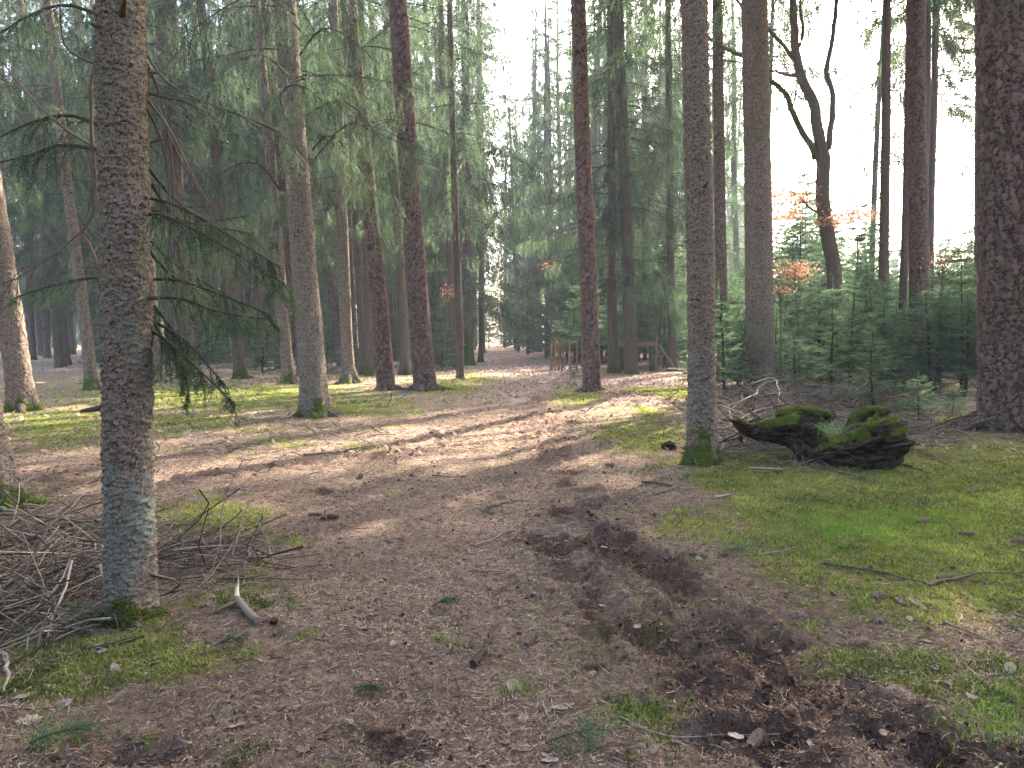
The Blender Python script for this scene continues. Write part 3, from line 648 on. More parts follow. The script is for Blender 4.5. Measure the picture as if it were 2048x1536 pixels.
for i_, (b, t, w, lab, ck, cs_) in enumerate((((1102,709),(1096,0),11,"spruce with drooping boughs over the right side of the far path",'droop',1.0), ((1345,742),(1335,0),16,"spruce whose pale green curtains hang left of the mossy-sided trunk",'droop',.9),
    ((872,728),(850,0),13,"spruce with a full dark crown behind the plated trunk with the grey foot",'droop',.95), ((1010,693),(1012,0),8,"spruce closing the very end of the path",'droop',1.), ((540,722),(470,0),13,"spruce with low hanging boughs behind the slender spruce",'droop',1.),
    ((350,722),(270,0),14,"spruce with low boughs between two reddish trunks at the left",'droop',1.), ((120,735),(40,0),15,"spruce with sunlit low curtains at the far left",'droop',1.), ((965,705),(962,0),10,"spruce with long boughs at the left of the far path",'droop',1.),
    ((640,720),(590,0),12,"spruce with feathery crown between the thick brown trunk and the mossy-rooted one",'droop',.9), ((1950,735),(1958,0),11,"slim spruce with tattered boughs left of the old pine",'droop',.8), ((230,748),(150,0),16,"spruce with thin drooping boughs behind the near trunk",'droop',.9),
    ((790,722),(740,0),12,"spruce with dense boughs between the dark red and the plated trunk",'droop',.9),)):
    hand(40 + i_, 'spruce', b, t, w, w * .7, lab, crown=CR[ck][1 if i_ % 3 else 0], crot=i_ * 1.1, csc=cs_, mossh=.2, dead=i_ % 3)

# ------------------------------------------------------------------ art-directed boughs given by a few points of the photograph and their distance
def smooth_line(pts, n=9):
    pts = np.array(pts, float); t = np.linspace(0, len(pts) - 1, n); i = np.clip(t.astype(int), 0, len(pts) - 2); f = (t - i)[:, None]
    p0 = pts[np.clip(i - 1, 0, None)]; p1 = pts[i]; p2 = pts[i + 1]; p3 = pts[np.clip(i + 2, None, len(pts) - 1)]
    return .5 * ((2 * p1) + (-p0 + p2) * f + (2 * p0 - 5 * p1 + 4 * p2 - p3) * f**2 + (-p0 + 3 * p1 - 3 * p2 + p3) * f**3)
def bough(parent, pts, seed, sec=16, sl=.5, hang=.9, per=26, nl=.026, nw=.007, ter=3, tone=.4, r0=.014, plane=.5, name="bough", bare=.1, mats=None, live=True):
    """pts: (px, py, distance)"""
    r = np.random.default_rng(seed); P = smooth_line([at_depth(*p) for p in pts])[None]
    L = np.array([np.linalg.norm(np.diff(P[0], axis=0), axis=1).sum()])
    mb = MB(); N = P.shape[1]; tubes(mb, P, np.linspace(r0, .003, N)[None], 6, 1, .35)
    if live: sl = sl / float(np.clip(L[0] / 2.2, .45, 1.3))
    if live:
        shoots_on(mb, P, L, r, sec, sl, hang, plane, per, nl, nw, ter, 0, 1, tone, bare, woodr=.003)
        me = mb.mesh(name, mats or [M['needle'], M['limb']])
    else:
        m = int(L[0] * sec); 
        for k in range(m):
            u = .1 + .88 * r.random(); j = int(u * (N - 1)); q = P[0, j] + (P[0, j + 1] - P[0, j]) * (u * (N - 1) - j)
            tg = norm(P[0, j + 1] - P[0, j]); dd = norm(tg + .7 * r.normal(size=3) * [1, .6, .6]); l = sl * (.3 + .9 * r.random())
            t = np.linspace(0, 1, 6)[:, None]; Q = q + l * (dd * t * (1 - .3 * t) + np.array([0, 0, -hang]) * t**1.7 + .03 * r.normal(size=(6, 3)) * t)
            tubes(mb, Q, np.linspace(.0035, .0012, 6), 3, 1, .25)
            for _ in range(3):
                a = r.integers(1, 5); d3 = norm((Q[a] - Q[a - 1]) / np.linalg.norm(Q[a] - Q[a - 1]) + .8 * r.normal(size=3)); l3 = l * (.2 + .3 * r.random())
                t3 = np.linspace(0, 1, 4)[:, None]; tubes(mb, Q[a] + l3 * (d3 * t3 + np.array([0, 0, -.5 * hang]) * t3**2), np.linspace(.0022, .001, 4), 3, 1, .25)
        me = mb.mesh(name, [M['needle'], M['twig']])
    # the tree stands tilted: keep the bough where it was laid out
    o = obj(name, me, parent); bpy.context.view_layer.update(); o.matrix_parent_inverse = parent.matrix_world.inverted()
    return o
bpy.context.view_layer.update()
NT_ = near_tree
HB = [ # live boughs of the near spruce hanging to its right
 ([(290,395,3.85),(350,410,3.7),(440,460,3.6),(560,535,3.5)], .34), ([(292,330,3.9),(350,400,4.1),(420,440,4.3),(500,430,4.4)], .32),
 ([(295,560,3.9),(350,560,3.8),(430,585,3.7),(530,625,3.65)], .30), ([(296,640,3.9),(330,655,3.85),(380,690,3.8),(445,765,3.75)], .28),
 ([(297,600,3.9),(330,640,3.9),(360,690,3.9),(365,775,3.9)], .22), ([(292,470,4.),(340,520,4.2),(400,560,4.3),(470,600,4.4)], .26)]
for i, (p, s) in enumerate(HB + [([(a_ + 12 * math.sin(j * 5 + a_), b_ + 25 + 14 * math.cos(j * 3 + b_), d_ - .12) for a_, b_, d_ in q], s_) for j, (q, s_) in enumerate(HB)]): bough(NT_, p, 300 + i, sl=s, sec=34, hang=.7, tone=.35, nl=.02, nw=.0045, per=34, ter=4, r0=.009)
DB = [([(285,95,3.8),(330,160,3.7),(400,200,3.6),(520,245,3.6)],.5), ([(285,190,3.8),(325,230,3.8),(345,330,3.8),(350,520,3.8)],.4), ([(287,185,3.8),(360,200,3.7),(395,212,3.7)],.15),
      ([(287,190,3.8),(340,260,3.7),(400,380,3.6),(450,440,3.6)],.45), ([(288,290,3.8),(320,280,3.8),(345,282,3.8)],.1), ([(290,432,3.8),(310,434,3.8),(335,440,3.8)],.08),
      ([(290,210,3.8),(330,300,3.9),(345,450,3.9),(375,560,3.9)],.35), ([(287,110,3.8),(320,190,3.9),(350,300,4.),(420,420,4.1)],.4)]
for i, (p, s) in enumerate(DB): bough(NT_, p, 330 + i, sl=s, sec=7, hang=.8, live=False, r0=.009, name="dead_branch")
for i, (p, s) in enumerate([([(195,110,3.9),(178,200,3.9),(190,330,3.9),(185,430,3.9),(155,470,3.9),(60,545,3.8),(-40,580,3.7)],.35), ([(195,130,3.9),(130,90,3.9),(120,-20,3.8)],.4),
                            ([(205,560,3.9),(180,490,3.95),(165,470,4.),(160,440,4.)],.3), ([(200,300,3.9),(120,250,4.),(40,170,4.2),(-40,60,4.3)],.4)]):
    bough(NT_, p, 350 + i, sl=s, sec=8, hang=.8, live=False, r0=.010, name="dead_branch")
bough(NT_, [(205,555,4.0),(150,560,4.1),(90,575,4.2),(30,595,4.3)], 360, sl=.2, sec=26, hang=.5, tone=.3, nl=.02, nw=.0045, r0=.007)
bough(NT_, [(200,250,4.2),(130,230,4.6),(50,250,5),(-30,290,5.2)], 361, sl=.5, sec=16, hang=.8, tone=.25, nl=.024, nw=.006)
bough(NT_, [(200,300,4.2),(120,290,4.5),(60,310,4.8),(-20,330,5.)], 362, sl=.4, sec=16, hang=.8, tone=.3, nl=.024, nw=.006)
bough(NT_, [(198,30,4.4),(130,10,5),(60,30,5.4),(-20,80,5.8)], 363, sl=.5, sec=14, hang=.8, tone=.3, nl=.026, nw=.007)
# curtains of needles hanging from the thick brown spruce and its neighbours
for i, (p, s, t_) in enumerate([
  ([(600,110,13.2),(640,60,12.4),(690,70,11.8),(760,130,11.2)],1.1,.4), ([(575,150,13),(530,110,12),(480,120,11.5),(430,160,11)],1.2,.35),
  ([(610,230,13.2),(680,200,12.2),(740,250,11.6),(790,330,11.2)],1.3,.5), ([(580,250,13),(560,190,12.2),(600,170,11.4),(660,215,11)],.9,.25),
  ([(620,330,13.4),(690,250,13),(740,260,12.6),(830,300,12.2)],1.2,.45), ([(590,30,13),(520,-10,12.4),(440,20,12),(350,90,11.6)],1.2,.35),
  ([(560,380,13.6),(520,330,13),(470,330,12.6),(410,370,12.2)],.8,.6), ([(625,300,13.8),(660,270,13.6),(710,320,13.4),(770,420,13.2)],1.3,.5),
  ([(600,60,13.2),(560,0,12),(650,-30,11.2),(730,20,10.8)],1.0,.3)]):
    bough(main_l, p, 380 + i, sl=s, sec=11, hang=.95, tone=t_, nl=.028, nw=.011, per=46, ter=4, r0=.022, plane=.4)

# ------------------------------------------------------------------ the forest behind: one tree each
def shared_trunk(kind, seed, r):
    return trunk_mesh("background_%s_trunk" % kind, kind, r, r * .72, 16, 25, .1, seed, .35, .3, .5 if kind == 'spruce' else 0, 1.0, 0, 4, False, .05)[0]
ST = [shared_trunk('spruce', 500 + i, .17 + .03 * i) for i in range(4)] + [shared_trunk('pine', 510, .21)]
def side_of(px): return "left of the path" if px < 985 else "right of the path"
REF = ((262,"near trunk"),(483,"brown moss-footed spruce"),(620,"thick brown spruce"),(697,"mossy-rooted spruce"),(765,"dark red pine"),(840,"plated grey-footed trunk"),(918,"thin grey spruce"),(985,"path"),(1176,"furrowed pine"),(1255,"reddish scaly spruce"),(1400,"mossy-sided spruce"),(1520,"stout straight spruce"),(1655,"oak"),(1768,"olive trunk pair"),(1838,"plated pine"),(2000,"old pine"))
def between(px):
    for (a, na), (b, nb_) in zip(REF, REF[1:]):
        if a <= px < b: return "between the %s and the %s" % (na, nb_)
    return "left of the near trunk" if px < 262 else "right of the old pine"
nbg = 0
FLECKS = [_gp(*p) for p in ((930,893),(700,985),(740,1040),(560,1210),(80,895),(60,940),(1100,738),(420,960),(1150,812),(430,820),(240,830),(1290,826))]
def keeps_sun_off(x, y):                             # gaps in the canopy where the photograph shows flecks of sun on the floor
    for fx, fy in FLECKS:
        s_ = (x - fx) * math.sin(SUN_AZ) + (y - fy) * math.cos(SUN_AZ); d_ = abs((x - fx) * math.cos(SUN_AZ) - (y - fy) * math.sin(SUN_AZ))
        if d_ < 1.7 and 3.5 < s_ * math.tan(SUN_EL) < 25: return True
    return False
def bg_tree(x, y, r, label, group, far=False, kind=None, sc_=1.0, crown=None):
    if keeps_sun_off(x, y): return
    z = float(H(np.array([x]), np.array([y]))[0])
    pine = (r.random() < .2) if kind is None else kind == 'pine'
    e = empty("pine_tree" if pine else "spruce_tree", (x, y, z - .02), label, "tree", group)
    e.rotation_euler = (math.radians(r.normal() * 1.0), math.radians(r.normal() * 1.2 - .6), 0)
    t = obj("trunk", ST[4] if pine else ST[int(r.integers(0, 4))], e); t.rotation_euler = (0, 0, r.random() * 6.28); s = .75 + .55 * r.random(); t.scale = (s, s, sc_)
    cr = crown or (CR['pine'][int(r.integers(0, 2))] if pine else CR['far' if far else 'mid'][int(r.integers(0, 3))])
    c = obj("crown", cr, e); c.rotation_euler = (0, 0, r.random() * 6.28); k = .8 + .4 * r.random(); c.scale = (k, k, sc_)
    if not far and not pine and r.random() < .6:
        d = obj("dead_branches", DEAD[int(r.integers(0, 3))], e); d.rotation_euler = (0, 0, r.random() * 6.28)
    PLACED.append((x, y))
def ok(x, y, md):
    P = np.array(PLACED); return np.min(np.hypot(P[:, 0] - x, P[:, 1] - y)) > md
r = np.random.default_rng(42)
cnt = 0; tries = 0
while cnt < 225 and tries < 20000:
    tries += 1
    y = 24 + 78 * r.random() ** 1.25; x = (r.random() * 2 - 1) * (y * .78 + 3)
    px, _ = project(np.array([x]), np.array([y])); px = float(px[0])
    pl, pr = np.interp(y, _PY, _PL), np.interp(y, _PY, _PR)
    if pl - 1.3 < x < pr + 1.3: continue
    if px > 1000 and y < 36: continue
    if px > 1500: continue                       # the bright opening on the right
    if 1050 < px and y < 48 and px < 1440: continue
    if not ok(x, y, 2.3 if y > 45 else 3.0): continue
    if 1440 < px < 1500 and r.random() < .5: continue
    if px < 300 and (r.random() < .55 or y < 34): continue
    if px > 985 and cnt % 3 == 0 and y < 60: continue
    zone = "nearer" if y < 45 else ("middle distance" if y < 65 else "hazy far")
    lab = {"nearer": "tall slim tree ", "middle distance": "grey middle-distance trunk ", "hazy far": "hazy far trunk "}[zone] + between(px)
    bg_tree(x, y, r, lab, zone + " trunks " + between(px), far=y > 42, sc_=1.0 + .4 * min(1, max(0, (y - 35) / 25))); cnt += 1
# slim dark trunks read one by one behind the left edge
for bx, by, w, tx in ((65,716,14,30),(96,712,12,70),(172,712,15,150),(203,722,18,185),(432,712,14,415),(447,706,11,440),(497,712,12,490),(519,708,10,505),(536,716,13,520),(655,706,12,640),(668,712,10,655),(1080,700,9,1075),(1290,716,9,1285)):
    B = on_ground(bx, by + 4); d = B[1]
    if not ok(B[0], B[1], .8): continue
    e = empty("spruce_tree", B, "straight dark bare-stemmed spruce " + between(bx), "tree", "straight bare-stemmed spruces of the rear row"); e.rotation_euler = lean_matrix(B, at_depth(tx, 0, d))
    t = obj("trunk", ST[int(r.integers(0, 4))], e); s = w * d / F / 2 / .2; t.scale = (s, s, 1)
    c = obj("crown", CR['far'][int(r.integers(1, 3))], e); c.rotation_euler = (0, 0, r.random() * 6.28); PLACED.append((B[0], B[1]))
# tall pines and spruces added further right so their high crowns shade the floor
for x, y in ((20,34),(27,41),(31,30),(24,48),(34,52),(40,44),(17,41),(21,26),(26,20),(15,15),(9.5,3),(14,8),(-9,-2),(19,12),(12,22.5),(29,24),(36,36)):
    if not ok(x, y, 1.5): continue
    pine = r.random() < .5
    bg_tree(x, y, r, "added high-crowned shade tree " + between(float(project(np.array([x]), np.array([max(y, 1)]))[0][0])), "tall high-crowned trees added on the sunny right side for shade", kind='pine' if pine else 'spruce', sc_=1.15, crown=(CR['pine'] + CR['high'])[int(r.integers(1, 4))] if y > 16 else CR['high'][0])
for px, y in ((1522,29),(1838,34),(1402,25),(1447,36),(2005,19),(2015,29),(1520,42),(1842,46)):  # added for their crowns, which break up the sun on the floor
    bg_tree((px - 1024) / F * y, y, r, "added shade tree hiding its stem behind a nearer trunk " + between(px).replace('between the ', 'by the ').split(' and ')[0], "added shade trees with stems hidden behind nearer trunks", kind='spruce', sc_=1.1, crown=CR['high'][1])
# unseen forest added behind the viewer, shading the trunks from that side
for k_ in range(60):
    x, y = r.uniform(-34, 34), -3.5 - 34 * r.random()
    if not ok(x, y, 2.6): continue
    bg_tree(x, y, r, "unseen spruce added behind the viewpoint for shade", "unseen shade trees added around the viewpoint", kind='spruce', crown=CR['far'][int(r.integers(0, 2))])
for x, y in ((-7.5,1.5),(-11,5),(8.5,-1),(12,1.5),(17,6),(-15,3),(-10,-3)):
    if ok(x, y, 1.5): bg_tree(x, y, r, "unseen spruce added beside the viewpoint for shade", "unseen shade trees added around the viewpoint", kind='spruce', crown=CR['far'][int(r.integers(0, 2))])
# trees to the left of the view
for x, y in ((-13,13),(-21,24),(-12,26)):
    if ok(x, y, 1.5): bg_tree(x, y, r, "spruce of the dark stand at the far left", "spruces of the dark stand at the far left", crown=CR['mid'][int(r.integers(0, 2))], kind='spruce')

# the far wood closes the view where no single tree can be told
def far_wood():
    r = np.random.default_rng(77); mb = MB(); k = 800
    y = 92 + 110 * r.random(k); x = (r.random(k) * 2 - 1) * (y * .85)
    pc = np.interp(y, _PY, (_PL + _PR) / 2); m = (np.abs(x - pc) > 2.0); px, _ = project(x, y)
    hgt = np.where(px > 1490, 4 + y * .06 + 5 * r.random(k), np.where(px < 260, 12 + 7 * r.random(k), 24 + 9 * r.random(k)))
    x, y, hgt = x[m], y[m], hgt[m]; k = len(x)
    zz = np.linspace(0, 1, 5)
    P = np.stack([x[:, None] + 0 * zz, y[:, None] + 0 * zz, hgt[:, None] * zz - .2], -1)
    tubes(mb, P, (.13 + .1 * r.random(k))[:, None] * (1.05 - zz)[None], 5, 1, .3)
    nb = 46; bi = np.repeat(np.arange(k), nb); g = r.random(k * nb); low = np.where((hgt < 12) | (r.random(k) < .45), .04, .2)[bi]
    z = hgt[bi] * (low + (1 - low) * g); L = (1.0 + .12 * hgt[bi]) * (1 - g)**.7 * (.5 + .6 * r.random(k * nb)) + .3; az = r.random(k * nb) * 6.283
    t = np.linspace(0, 1, 3)[None]
    Q = np.stack([x[bi][:, None] + L[:, None] * t * np.cos(az)[:, None], y[bi][:, None] + L[:, None] * t * np.sin(az)[:, None], z[:, None] - L[:, None] * .45 * t**1.6], -1)
    needles(mb, Q, 14, .75, .22, 0, np.clip(.4 + .2 * r.normal(size=k)[bi], 0, 1), r=r, down=.8)
    me = mb.mesh("far_woodland", [M['needle'], M['limb']])
    tag(obj("far_woodland", me), "hazy far woodland closing the view between the trunks", "woodland", kind="stuff")
far_wood()

# ------------------------------------------------------------------ young spruces
YS = [young_mesh("young_spruce_%d" % i, 600 + i, h, w, b, dt) for i, (h, w, b, dt) in enumerate(((2.6,1.2,.3,2),(3.4,1.35,.6,2),(4.2,1.5,1.0,1),(1.9,1.0,.12,2),(6.5,1.9,.8,1),(3.0,1.25,.1,1)))]
def young(x, y, kind, s, label, group, r, name="young_spruce", wide=1.0):
    z = float(H(np.array([x]), np.array([y]))[0]); e = empty(name, (x, y, z - .03), label, "young spruce", group)
    e.rotation_euler = (math.radians(r.normal() * 2), math.radians(r.normal() * 2), r.random() * 6.28); e.scale = (s * wide, s * wide, s * (.9 + .2 * r.random()))
    obj("trunk", YS[kind][0], e); obj("crown", YS[kind][1], e); PLACED.append((x, y))
for k_ in range(34):  # added out of view to block low light from behind
    a_ = math.pi * (1 + (k_ + r.random()) / 34); d_ = 9 + 16 * r.random(); x, y = d_ * math.cos(a_), d_ * math.sin(a_) - 1
    young(x, y, 4, .8 + .5 * r.random(), "unseen young spruce added behind the viewpoint to block low light", "unseen young spruces added behind the viewpoint", r)
# by eye: (px, py of foot, kind, top py, label)
for px, py, k, top, lab in ((1748,822,0,668,"young spruce right behind the rotten stump, foremost of the thicket"), (1838,835,3,745,"low green spruce bush in front of the thicket near the old pine"),
      (1905,830,3,760,"low spruce bush with bright boughs beside the old pine's foot"), (1450,800,1,560,"young spruce between the two stout trunks beside the brushwood"),
      (1590,790,3,655,"small spruce with light green leader right of the stout straight trunk"), (1475,770,2,600,"young spruce tucked behind the left side of the stout straight trunk"),
      (1640,775,1,545,"tall young spruce in the thicket before the oak"), (1860,790,1,560,"tall young spruce in front of the thickest plated pine"),
      (1930,795,1,590,"young spruce hugging the left side of the old pine"), (1700,780,1,560,"young spruce just right of the oak's foot"), (1790,785,0,600,"young spruce filling the gap below the left of three trunks"),
      (1148,755,3,725,"tiny spruce bush at the foot of the wooden slat fence"), (1385,752,3,700,"small bright spruce bush behind the mossy-sided spruce"),
      (885,740,5,625,"dark bushy young spruce left of the reddish trunk"), (525,745,5,640,"bushy young spruce in the open between two left trunks"), (655,748,5,672,"young spruce beside the pink pine's base"), (748,745,5,660,"bright young spruce behind the dark red pine")):
    B = on_ground(px, py); htop = at_depth(px, top, B[1])[2] - B[2]; h0 = (2.6,3.4,4.2,1.9,6.5,3.0)[k]
    young(B[0], B[1], k, htop / h0, lab, None, r, wide=1.35)
cnt = 0; tries = 0
while cnt < 90 and tries < 6000:                 # the thicket on the right
    tries += 1; y = 17.5 + 20 * r.random(); px = 1440 + 640 * r.random(); x = (px - 1024) / F * y
    if px < 1560 and y < 20: continue
    P = np.array(PLACED)
    if np.min(np.hypot(P[:, 0] - x, P[:, 1] - y)) < .75: continue
    young(x, y, int(r.choice([1, 1, 2, 0])), .8 + .35 * r.random() * (y / 24), "young thicket spruce " + between(px), "young spruces of the thicket " + between(px), r); cnt += 1
for i in range(56):                              # a taller belt behind it, below the bright sky
    y = 36 + 30 * r.random(); px = 1480 + 640 * r.random(); x = (px - 1024) / F * y
    young(x, y, 4, (.9 + .75 * r.random()) * y / 45 * (1.15 if px < 1760 else .8 if px < 1960 else 1.1), "taller bluish spruce behind the thicket, " + between(px), "taller young spruces behind the thicket, " + between(px), r)
cnt = 0
for i in range(400):                             # plantation behind the fence and barrier
    y = 34 + 24 * r.random(); x = r.uniform(.055, .34) * y
    if x < np.interp(y, _PY, _PR) + .9 or not ok(x, y, .85): continue
    young(x, y, int(r.choice([2, 4, 4])), .9 + .35 * r.random(), "dark plantation spruce behind the fence, " + between(1024 + F * x / y), "plantation spruces " + between(1024 + F * x / y), r); cnt += 1
    if cnt >= 62: break
cnt = 0
for i in range(400):                             # along the far path and below the left stand
    y = 30 + 45 * r.random(); x = (r.random() * -.62 + .03) * y
    pl = np.interp(y, _PY, _PL)
    if x > pl - 1.0 or not ok(x, y, 1.6): continue
    young(x, y, int(r.choice([5, 5, 0])), .75 + .7 * r.random(), "bushy young spruce " + between(1024 + F * x / y), "bushy young spruces " + between(1024 + F * x / y), r); cnt += 1
    if cnt >= 46: break
for x, y, k in ((2.4,50,4),(3.2,55,4),(1.4,62,4),(.6,70,4),(-4.6,52,5),(-4.5,60,4),(-5.2,68,4),(.4,80,4),(-5.6,80,4),(3.6,46,2),(-3.2,99,4),(-1,100,4),(-5.5,102,4),(1.5,98,4),(-3.9,42,5),(-4.2,46,2)):
    young(x, y, k, 1.0 + .2 * r.random(), "young spruce crowding the narrow far end of the path", "young spruces crowding the far path", r)

# ------------------------------------------------------------------ the oak
def oak():
    D = 25.0; B = on_ground(1656, 757); D = B[1]
    e = empty("oak_tree", B, "forked leafless oak with mossy limbs and a few withered brown leaves", "tree")
    def P(*pts): return smooth_line([at_depth(a, b, D + c) - B for a, b, c in pts], 3 * len(pts))
    def limb(pts, r0, r1, n=10, jit=.03):
        p = P(*pts); R = np.linspace(r0, r1, len(p)) * .8; p = p + jit * np.stack([fbm(np.arange(len(p)) * .7 + k, np.full(len(p), pts[0][0]), oct=2, s=k) for k in range(3)], 1)
        return p, R
    mb = MB(); p, R = limb([(1653,775,0),(1656,700,0),(1668,600,0),(1665,523,0),(1650,440,0),(1646,370,0),(1648,310,0)], .34, .28); R[0] = .5; R[1] = .36
    tubes(mb, p, R, 18, 0); n0 = mb.n
    me = mb.mesh("oak_trunk", [M['spruce_far']], {"cell": np.zeros(n0), "edge": np.zeros(n0), "moss": np.full(n0, .25), "lichen": np.zeros(n0)}); obj("trunk", me, e)
    mb = MB(); ms = []
    for pts, a, b, mo in (([(1646,330,0),(1642,290,0),(1633,249,0),(1627,205,0),(1606,164,0),(1594,117,0),(1589,73,0),(1586,0,0),(1580,-60,0)], .27, .13, .1),
        ([(1648,320,0),(1657,293,.2),(1662,249,.3),(1665,190,.4),(1653,146,.5),(1662,88,.5),(1671,29,.6),(1678,-60,.7)], .15, .08, .0),
        ([(1632,318,0),(1624,296,-.1),(1600,258,-.4),(1583,217,-.7),(1571,187,-.9),(1545,164,-1.1),(1500,120,-1.6),(1440,92,-2.),(1400,60,-2.4)], .15, .06, .75),
        ([(1590,110,0),(1586,117,0),(1565,88,-.3),(1536,59,-.6),(1490,20,-1),(1450,-30,-1.4)], .10, .05, .5), ([(1594,152,0),(1560,145,-.2),(1545,141,-.3),(1480,125,-.8),(1420,118,-1.4)], .07, .03, .3),
        ([(1627,205,0),(1600,195,.2),(1585,185,.3),(1575,225,.3)], .03, .015, .1), ([(1583,217,-.7),(1592,190,-.6),(1595,150,-.5)], .05, .03, .2),
        ([(1597,95,0),(1606,60,.1),(1600,20,.2),(1604,-30,.2)], .08, .04, .5),
        ([(1652,432,0),(1620,415,-.4),(1590,385,-.8),(1560,378,-1.1)], .06, .015, .0), ([(1663,430,0),(1700,425,.3),(1740,405,.6),(1775,385,.8)], .03, .01, .0),
        ([(1571,187,-.9),(1560,215,-1),(1530,228,-1.2)], .03, .012, .1)):
        p, R = limb(pts, a, b); n1 = mb.n; tubes(mb, p, R, 10, 0); ms.append(np.full(mb.n - n1, mo))
    n0 = mb.n; rr = np.random.default_rng(5)
    # finer leafless twigs
    me = mb.mesh("oak_limbs", [M['spruce_far']], {"cell": np.zeros(n0), "edge": np.zeros(n0), "moss": np.concatenate(ms), "lichen": np.zeros(n0)})
    V = np.concatenate(mb.v); obj("limbs", me, e)
    k = 150; s = V[rr.integers(0, len(V), k)]; d = norm(rr.normal(size=(k, 3)) + [0, 0, .3]); l = .4 + 1.2 * rr.random(k); t = np.linspace(0, 1, 6)[None, :, None]
    Q = s[:, None] + l[:, None, None] * (d[:, None] * t + .12 * np.cumsum(rr.normal(size=(k, 6, 3)), 1) * t)
    tb = MB(); tubes(tb, Q, np.repeat(np.linspace(.014, .004, 6)[None], k, 0), 3, 0, .3); obj("twigs", tb.mesh("oak_twigs", [M['twig']]), e)
    lb = MB()
    for pts, nn, sp in (([(1545,395,-1.1),(1580,390,-.9),(1600,400,-.7)], 420, .3), ([(1540,420,-1),(1570,430,-.9),(1590,432,-.7)], 240, .22), ([(1650,445,-.4),(1690,438,.2),(1750,425,.6)], 560, .24), ([(1690,400,.3),(1700,440,.3)], 60, .15), ([(1610,385,-.6),(1650,440,-.3)], 60, .2)):
        p = P(*pts); c = p[rr.integers(0, len(p), nn)] + rr.normal(size=(nn, 3)) * [sp, sp, sp * .45]; leaf_tris(lb, c, .11, rr)
    obj("leaves", lb.mesh("oak_leaves", [M['brown_leaf']]), e)
def leaf_tris(mb, c, size, r):
    n = len(c); a = norm(r.normal(size=(n, 3))); b = norm(np.cross(a, r.normal(size=(n, 3)))); s = size * (.6 + .7 * r.random((n, 1)))
    V = np.stack([c, c + a * s * .4 + b * s * .3, c + a * s, c + a * s * .5 - b * s * .3], 1).reshape(-1, 3)
    mb.add(V, np.arange(4 * n).reshape(-1, 4), 0, np.repeat(r.random(n), 4))
oak()
def leafy_sapling(px, py, cx, cy, sx, sy, n, label, seed):
    rr = np.random.default_rng(seed); B = on_ground(px, py); D = B[1]
    e = empty("oak_sapling", B, label, "sapling"); c0 = at_depth(cx, cy, D) - B; w = sx * D / F; hgt = sy * D / F
    mb = MB(); P = smooth_line([(0, 0, -.1), (c0[0] * .3, 0, c0[2] * .45), (c0[0] * .8, 0, c0[2] * .85), tuple(c0)], 9); tubes(mb, P, np.linspace(.022, .008, 9), 5, 0, .3)
    lc = c0 + rr.normal(size=(n, 3)) * [w * .5, w * .5, hgt * .4]; k = 26; q = lc[rr.integers(0, n, k)]; t = np.linspace(0, 1, 5)[None, :, None]
    s0 = P[rr.integers(4, 9, k)]; tubes(mb, s0[:, None] * (1 - t) + q[:, None] * t + [0, 0, .08] * np.sin(t * 3.14), np.repeat(np.linspace(.007, .002, 5)[None], k, 0), 3, 0, .35)
    obj("stem", mb.mesh("sapling_stem", [M['twig']]), e)
    lb = MB(); leaf_tris(lb, lc, .085, rr); obj("leaves", lb.mesh("sapling_leaves", [M['brown_leaf']]), e)
leafy_sapling(1600, 790, 1588, 540, 42, 26, 330, "oak sapling with a copper brown crown right of the stout straight trunk", 1)
leafy_sapling(1562, 792, 1560, 580, 30, 12, 110, "thin sapling with a low tuft of brown leaves beside the stout straight trunk", 2)
leafy_sapling(1880, 790, 1885, 520, 26, 30, 90, "thin sapling with reddish leaves between the plated pine and the old pine", 3)
leafy_sapling(893, 745, 893, 588, 16, 22, 120, "thin sapling with pinkish dry leaves before the reddish trunk", 4)
leafy_sapling(1105, 735, 1098, 532, 22, 12, 90, "tall thin sapling with a few brown leaves above the fence", 5)

